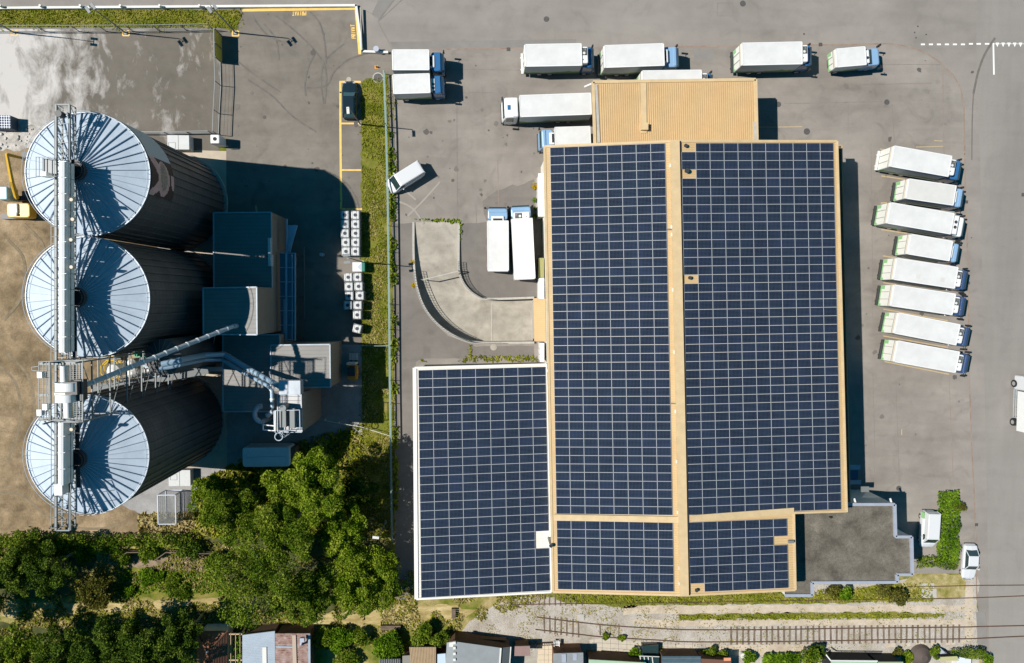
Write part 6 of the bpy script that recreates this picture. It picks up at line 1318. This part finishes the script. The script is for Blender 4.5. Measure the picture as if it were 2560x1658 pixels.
shed('bamboo_shelter', [(1023,1618),(1090,1618),(1090,1690),(1030,1690)], 2.2, 'low shelter roofed with brown bamboo canes beside the vine hedge', mat('cane', (.28,.19,.11), .9, var=.2, scale=2), mat('cane_rib', (.38,.28,.17), .9), woodw, 17, 1, rw=.08)
shed('small_lean_to', [(1006,1640),(1033,1638),(1034,1690),(1006,1690)], 2.0, 'tiny grey felt lean-to left of the bamboo shelter', mat('felt_grey', (.22,.21,.18), .9), None, woodw)
shed('striped_awning', [(948,1649),(1002,1648),(1003,1690),(948,1690)], 2.0, 'white and dark striped awning at the bottom edge under the vine hedge', white_p, black, woodw, 12, 1, rw=.17)
shed('blue_canopy', [(1092,1636),(1114,1634),(1114,1690),(1092,1690)], 2.0, 'small pale blue canopy squeezed against the large grey hut', mat('pale_blue', (.45,.55,.66), .6), None, woodw)
felt = mat('blue_grey_felt', (.22,.24,.25), .85, var=.08, scale=1); felt2 = mat('felt_dark', (.13,.145,.15), .85, var=.08, scale=1)
z = 3.0; t = thing('garden_hut', 'large garden hut with a blue grey felt roof and four small white outlets', 'hut', W(1195,1650,0))
a0, a1, a2, a3 = W(1117,1607,2.6), W(1136,1604,3.1), W(1252,1620,3.2), W(1277,1617,2.4); b_ = [W(1110,1720,2.6), W(1130,1720,3.1), W(1245,1720,3.2), W(1270,1720,2.4)]
b = MB(); b.face([b_[0],b_[1],a1,a0],0); b.face([b_[1],b_[2],a2,a1],0); b.face([b_[2],b_[3],a3,a2],1); rf = b.build('roof', [felt, felt2], t); b = MB(); b.bar(a3, b_[3], .12, .12); b.bar(a2, b_[2], .2, .08); b.build('gutter', off_white, rf)
for y in (1607,1620,1634,1649): b = MB(); p = W(1136,y,3.2); b.box(p.x-.16, p.x+.16, p.y-.16, p.y+.16, 3.0, 3.28); b.build('roof_outlet', off_white, rf)
b = MB(); p = W(1128,1611,3); b.box(p.x-.25,p.x+.3,p.y-.3,p.y+.25,2.7,3.02); b.build('roof_light', off_white, rf)
b = MB(); pts = [a0+Vector((.2,-.15,-.1)), a1+Vector((0,-.15,-.1)), a2+Vector((0,-.15,-.1)), a3+Vector((-.2,-.15,-.1)), b_[3], b_[0]]; b.prism([tuple(p) for p in pts[::-1]], 0, cap=False); b.build('wall', woodw, t)
b = MB(); b.bar(W(1118,1592,1.0), W(1118,1606,1.0), .1, 1.0); b.bar(W(1118,1590,.9), W(1168,1592,.9), .06, .8); b.bar(W(1168,1592,.9), W(1266,1598,.9), .06, .8); tag(b.build('garden_fence', woodw), 'dark timber garden fence in front of the large hut', 'fence')
shed('corrugated_lean_to', [(1287,1616),(1325,1615),(1326,1640),(1286,1640)], 2.1, 'small lean-to with reddish brown corrugated roof beside the tiled patio', mat('brown_sheet', (.24,.14,.125), .7), mat('brown_rib', (.34,.24,.22), .7), woodw, 14, 1)
sheet('patio_tiles', [(1346,1611),(1380,1611),(1382,1700),(1340,1700)], .03, mat('patio_tile', (.55,.46,.33), .8, var=.06, scale=2)); strip('patio_joint', [(1361,1611),(1361,1700)], .03, crackm, .034); strip('patio_joint', [(1371,1611),(1371,1700)], .03, crackm, .034)
for y in (1624,1637,1650): strip('patio_joint', [(1346,y),(1382,y)], .03, crackm, .034)
sheet('patio_floor', [(1288,1640),(1346,1626),(1346,1700),(1288,1700)], .026, conc_m)
t = fence('picket_fence', [(1292,1608),(1345,1606),(1382,1604)], 1.0, woodw, 'brown picket fence along the ballast above the patio', step=.28, rails=(.9,.3), w=.05)
t, P = shed('felt_roof_shed', [(1383,1634),(1458,1632),(1459,1700),(1383,1700)], 2.7, 'shed with grey felt roof and a rusty brown front facing the track', felt, None, mat('rust_wall', (.13,.06,.03), .9, var=.2, scale=1))
b = MB(); a, q = W(1405,1635,2.75), W(1415,1656,2.75); b.box(a.x,q.x,q.y,a.y,2.7,2.8); a, q = W(1433,1634,2.75), W(1442,1651,2.75); b.box(a.x,q.x,q.y,a.y,2.7,2.74); b.build('roof_light', off_white if False else coping, t)
t = thing('pallet_crate', 'white slatted crate leaning at the corner of the felt roofed shed', 'crate', W(1392,1610,0)); b = MB()
for k in range(5): b.bar(W(1384,1603+k*3.4,.6), W(1399,1603+k*3.4,.6), .09, .05)
b.bar(W(1385,1602,.6), W(1385,1617,.6), .08,.4); b.bar(W(1398,1602,.6), W(1398,1617,.6), .08,.4); b.build('slat', white_p, t)
mint = mat('mint_sheet', (.30,.42,.29), .7, var=.06, scale=1)
shed('green_roof_hut', [(1472,1649),(1615,1657),(1615,1720),(1472,1720)], 2.6, 'garden hut with a pale green roof behind a dark sheet of painted wall shade', mint, None, woodw)
sheet('wall_shade_sheet', [(1478,1628),(1610,1634),(1612,1662),(1476,1660)], .03, mat('wall_shade', (.05,.10,.12), .7))  # dark sheet: shade of the hut's north wall put into its colour
t = thing('glasshouse', 'small glasshouse with pale bars at the bottom edge', 'greenhouse', W(1625,1650,0)); b = MB()
for k in range(4): b.bar(W(1600+k*10,1641,1.8), W(1608+k*10,1700,1.8), .1, .08)
b.bar(W(1598,1640,1.8), W(1648,1642,1.8), .08, .08); b.build('frame', off_white, t); b = MB(); b.face([W(1608,1700,1.75),W(1648,1700,1.75),W(1648,1642,1.75),W(1600,1641,1.75)]); b.box(W(1606,1650,1).x, W(1646,1650,1).x, W(1,1700,1).y, W(1,1648,1).y, 0, 1.0); b.build('glazing', tealglass, t)
shed('slate_shed', [(1655,1641),(1752,1641),(1752,1700),(1655,1700)], 2.3, 'shed with dark blue slate roof beside the leafy shrub', mat('slate_blue', (.045,.09,.12), .7, var=.15, scale=2), felt2, woodw, 6)
shed('brown_shed', [(1753,1647),(1828,1651),(1828,1700),(1753,1700)], 2.3, 'shed with brown roof and a bright terracotta plate', mat('brown_felt', (.13,.06,.04), .8), None, woodw)
b = MB(); a, q = W(1810,1645,2.4), W(1827,1652,2.4); b.box(a.x,q.x,q.y,a.y,2.3,2.42); tag(b.build('terracotta_trough', mat('terracotta', (.62,.26,.14), .8)), 'orange terracotta trough on the brown shed', 'trough')
b = MB(); p = W(1856,1638,.6); b.cyl((p.x,p.y), .28, 0, .8, 16, r2=.33); tag(b.build('water_barrel', off_white), 'pale round barrel beside the path above the vegetable beds', 'barrel')
t, P = shed('long_green_shed', [(2078,1654),(2193,1655),(2193,1720),(2078,1720)], 2.7, 'long shed with green roof and white gutter near the dark round bush', mint, None, black)
b = MB(); b.bar(P[0]+Vector((-.1,.15,.05)), P[1]+Vector((0,.15,.05)), .14, .12); b.bar(P[0]+Vector((-.1,.15,.05)), W(2065,1637,2.2), .12, .12); b.build('gutter', white_p, t)
shed('green_lean_to', [(2195,1655),(2258,1655),(2258,1720),(2195,1720)], 2.5, 'lower greenish lean-to right of the long green shed', mat('moss_sheet', (.24,.30,.20), .8), None, black)
t = thing('tarpaulin_heap', 'dark brown tarpaulin draped heap between garden beds', 'tarpaulin', W(2308,1645,0)); b = MB(); c = W(2310,1645,.8); b.cyl((c.x,c.y), 1.5, 0, .5, 20, r2=1.2); b.cyl((c.x,c.y), 1.2, .5, 1.0, 20, r2=.4); b.build('cover', mat('tarp', (.08,.06,.05), .8), t)
shed('tiny_yellow_shed', [(2352,1643),(2393,1641),(2398,1652),(2352,1652)], 1.8, 'tiny shed with pale yellow green roof near the clipped hedge', mat('straw_green', (.40,.38,.18), .8), None, black)
shed('white_box_shed', [(2392,1642),(2428,1648),(2428,1700),(2392,1700)], 1.2, 'low white and blue boxes at the bottom edge near the road', mat('ice_white', (.58,.62,.66), .7), None, off_white)
b = MB(); c = W(2358,1634,.8); [b.face([(c.x-.9,c.y-.6,.5),(c.x+.2,c.y-.5,.6),(c.x,c.y+.3,1.1)]), b.face([(c.x+.2,c.y-.5,.6),(c.x+1.2,c.y-.4,.5),(c.x,c.y+.3,1.1)]), b.face([(c.x-.9,c.y-.6,.5),(c.x,c.y+.3,1.1),(c.x-.2,c.y+.6,.4)]), b.face([(c.x,c.y+.3,1.1),(c.x+1.2,c.y-.4,.5),(c.x-.2,c.y+.6,.4)])]; tag(b.build('grey_tarp', coping), 'crumpled grey tarpaulin beside the clipped hedge', 'tarpaulin')

# ================================================================== TREES AND SHRUBS
GB = 'big broadleaf trees between the mill and the annex hall'
tree(780,1215,4.3,12,leaf_bright,'bright green spreading tree whose crown reaches the pale blue container',GB,seed=1)
tree(650,1435,5.6,12,leaf_mid,'broadest tree of all, its crown reaching down to the blue grey shed',GB,seed=2,dens=50)
tree(590,1275,3.7,9.5,leaf_mid,'green tree between the steel cage and the bright spreading tree',GB,seed=3)
tree(850,1315,3.0,9,leaf_bright,'smaller bright tree east of the gap in the big crowns',GB,seed=4)
tree(905,1440,4.4,7.5,leaf_bright,'loose open tree with long shoots beside the annex hall',GB,seed=5,dens=120,leaf=.16,nb=46)
tree(715,1325,3.6,11.5,leaf_mid,'tall tree in the middle of the big group, darker on its east side',GB,seed=6)
tree(530,1235,2.4,6,leaf_bright,'low yellowish tree at the edge of the straw by the gravel',None,seed=7)
tree(895,1235,2.6,5.5,leaf_dark,'dark low tree in the shade near the green fence',None,seed=8)
tree(760,1475,3.4,9,leaf_mid,'tree above the rusty corrugated shed',GB,seed=9)
GD = 'dark trees in the south-west corner'
for i, (x, y, R, H, m, lb) in enumerate(((30,1428,3.0,7,leaf_dark,'dark tree at the left edge just below the brown earth'),(125,1418,2.8,6.5,leaf_dark,'dark tree left of the olive willow shrub'),(75,1365,2.2,4.5,leaf_mid,'greener tree at the left edge of the hedge line'),
    (45,1640,3.9,8,leaf_mid,'tree filling the bottom left corner'),(175,1640,3.7,8,leaf_dark,'dark tree second from the bottom left corner'),(300,1612,3.6,8,leaf_dark,'dark tree in the middle of the bottom left wood'),(415,1625,3.6,8,leaf_dark,'dark tree just left of the tiled house'),(470,1572,2.2,6,leaf_dark,'small dark tree above the tiled house'),(-80,1500,5,9,leaf_dark,'tree beyond the left picture edge'),(300,1700,4.6,9,leaf_dark,'tree beyond the bottom picture edge left of the tiled house'))):
    tree(x, y, R, H, m, lb, GD, seed=20+i, dens=120, leaf=.18)
shrub(245,1480,2.6,3.2,leaf_olive,'olive green willow like shrub with a soft round crown',dens=110,seed=1)
for i, (x, y, R, H, m, lb) in enumerate(((140,1372,1.7,1.8,leaf_vine,'bright yellow green shrub at the left part of the hedge line'),(205,1392,1.3,1.5,leaf_vine,'small bright shrub just above the olive shrub'),(305,1395,1.3,1.6,leaf_mid,'small shrub beside the westmost wooden frame'),(370,1388,1.5,1.6,leaf_mid,'shrub between the wooden frames'),(470,1375,1.6,1.9,leaf_dark,'dark shrub near the eastmost wooden frame'),(520,1400,1.6,2,leaf_mid,'shrub under the edge of the broadest tree'),
    (375,1450,1.8,.8,leaf_vine,'low bright green thicket in the middle of the rough meadow'),(440,1470,1.9,.7,leaf_mid,'low green thicket right of the bright thicket'),(320,1475,1.2,.8,leaf_vine,'low yellow green thicket right of the olive shrub'))): shrub(x,y,R,H,m,lb,'shrubs along the scrubby bank',seed=30+i)
hedge([(0,1350),(120,1348),(250,1352),(350,1350),(480,1352)],1.6,1.4,leaf_mid,'long ragged green hedge along the lower edge of the brown earth')
hedge([(50,1372),(180,1368),(300,1372)],1.6,1.2,leaf_vine,'second ragged row of bright bushes below the long hedge',dens=60)
hedge([(2372,1228),(2374,1300),(2370,1405)],2.9,1.0,leaf_vine,'wide bright green planting strip between the van and the side road',name='planting_strip',cat='hedge',dens=150,leaf=.17)
hedge([(2290,1408),(2330,1404),(2395,1412)],1.5,.9,leaf_mid,'low dark planting behind the parked van',name='planting_strip',dens=110,leaf=.17)
shrub(2400,1268,.9,1.3,leaf_olive,'rounded shrub bulging from the planting strip towards the road',seed=51)
for i, (x, y, R, H, lb) in enumerate(((2085,1475,1.3,1.8,'feathery yellow green shrub against the south wall of the office'),(2115,1482,1.1,1.4,'smaller feathery shrub right of the first at the office wall'),(2215,1468,1.4,2.0,'feathery shrub left of the office corner'),(2243,1490,1.5,2.0,'largest feathery shrub hanging over the sandy path by the office'))): shrub(x,y,R,H,leaf_olive if i != 1 else leaf_vine,lb,'shrubs along the office south wall',seed=60+i,dens=70)
hedge([(955,1588),(975,1625),(960,1650)],3.2,1.8,leaf_vine,'dense bright vine covered hedge below the flat timber stack',name='vine_hedge',dens=150,leaf=.22)
hedge([(975,1585),(990,1640)],2.2,1.7,leaf_vine,'second half of the dense vine hedge next to the bamboo shelter',name='vine_hedge',dens=130,leaf=.22)
for i, (x, y, R, H, m, lb) in enumerate(((1050,1588,2.0,2.4,leaf_mid,'green bush above the bamboo shelter'),(1095,1598,1.5,2.2,leaf_mid,'bush touching the corner of the large garden hut'),(815,1588,1.7,2,leaf_mid,'bush right of the rusty shed'),(855,1600,2.0,2.2,leaf_vine,'bush in the garden between the rusty shed and the vine hedge'),(900,1595,1.6,2,leaf_mid,'bush left of the vine hedge'),(870,1650,1.8,1.6,leaf_mid,'low bush at the bottom edge left of the striped awning'),(1216,1597,.7,.7,leaf_vine,'tiny bright plant at the fence of the large hut'),
    (1516,1589,.55,.7,leaf_bright,'left of two small round clipped bushes on the rail'),(1555,1594,.55,.7,leaf_bright,'right of two small round clipped bushes on the rail'),(1582,1640,1.0,1.2,leaf_vine,'bushy plant at the edge of the dark wall shade sheet'),(1655,1640,.8,.9,leaf_bright,'small yellow green plant beside the slate shed'),
    (1775,1635,1.5,1.5,leaf_mid,'leafy shrub hanging over the brown shed'),(1805,1643,1.1,1.3,leaf_mid,'smaller shrub beside the terracotta trough'),(1872,1645,1.2,1.3,leaf_vine,'bright shrub beside the pale barrel'),(2025,1648,1.7,2.4,leaf_mid,'big round bush left of the long green shed'),(2050,1632,1.2,1.8,leaf_dark,'dark shrub shading the path at the long green shed'),
    (2243,1632,.9,.9,leaf_olive,'orange green flowering bush below the slab row'),(2270,1648,1.0,1.0,leaf_bright,'small bush left of the dark tarpaulin heap'),(2340,1632,1.0,1.0,leaf_mid,'bush right of the dark tarpaulin heap'))): shrub(x,y,R,H,m,lb,'garden bushes along the allotments',seed=80+i,dens=110,leaf=.19)
hedge([(1908,1650),(1950,1651),(1998,1650)],1.6,.9,leaf_vine,'rows of leafy vegetables in the allotment beds',name='vegetable_bed',cat='vegetable bed',dens=110,leaf=.3)
hedge([(2412,1634),(2462,1636)],1.3,1.6,leaf_mid,'neatly clipped block hedge at the road corner',dens=260,leaf=.14,ragged=.05)
hedge([(2372,1634),(2410,1632)],.9,1.1,leaf_mid,'lower untidy hedge left of the clipped block',dens=160,leaf=.15)
shrub(2470,1655,.9,1.2,leaf_vine,'bright shrub at the bottom edge beside the road',seed=120)
shrub(1337,465,.4,.5,mat('x',(0,0,0)) if False else leaf_mat('flower_yellow',(.35,.28,.01),(.6,.42,.01),(.8,.55,.02)),'small yellow flowering plant at the corner of the tall white dock bay',seed=121,dens=200,leaf=.12)
for i, y in enumerate((500,520,540)): shrub(1337.5,y,.4,.9,leaf_vine,['upper','middle','lower'][i]+' of three green climbers at the foot of the tall white dock bay',None,'climber_plant',seed=122+i,dens=160,leaf=.12,cat='plant')
shrub(1031,655,.4,.35,MATS.get('q') or bpy.data.materials['flower_yellow'],'upper yellow flower clump outside the ramp wall',seed=130,dens=160,leaf=.1); shrub(1035,712,.5,.35,bpy.data.materials['flower_yellow'],'lower yellow flower clump outside the ramp wall',seed=131,dens=160,leaf=.1)
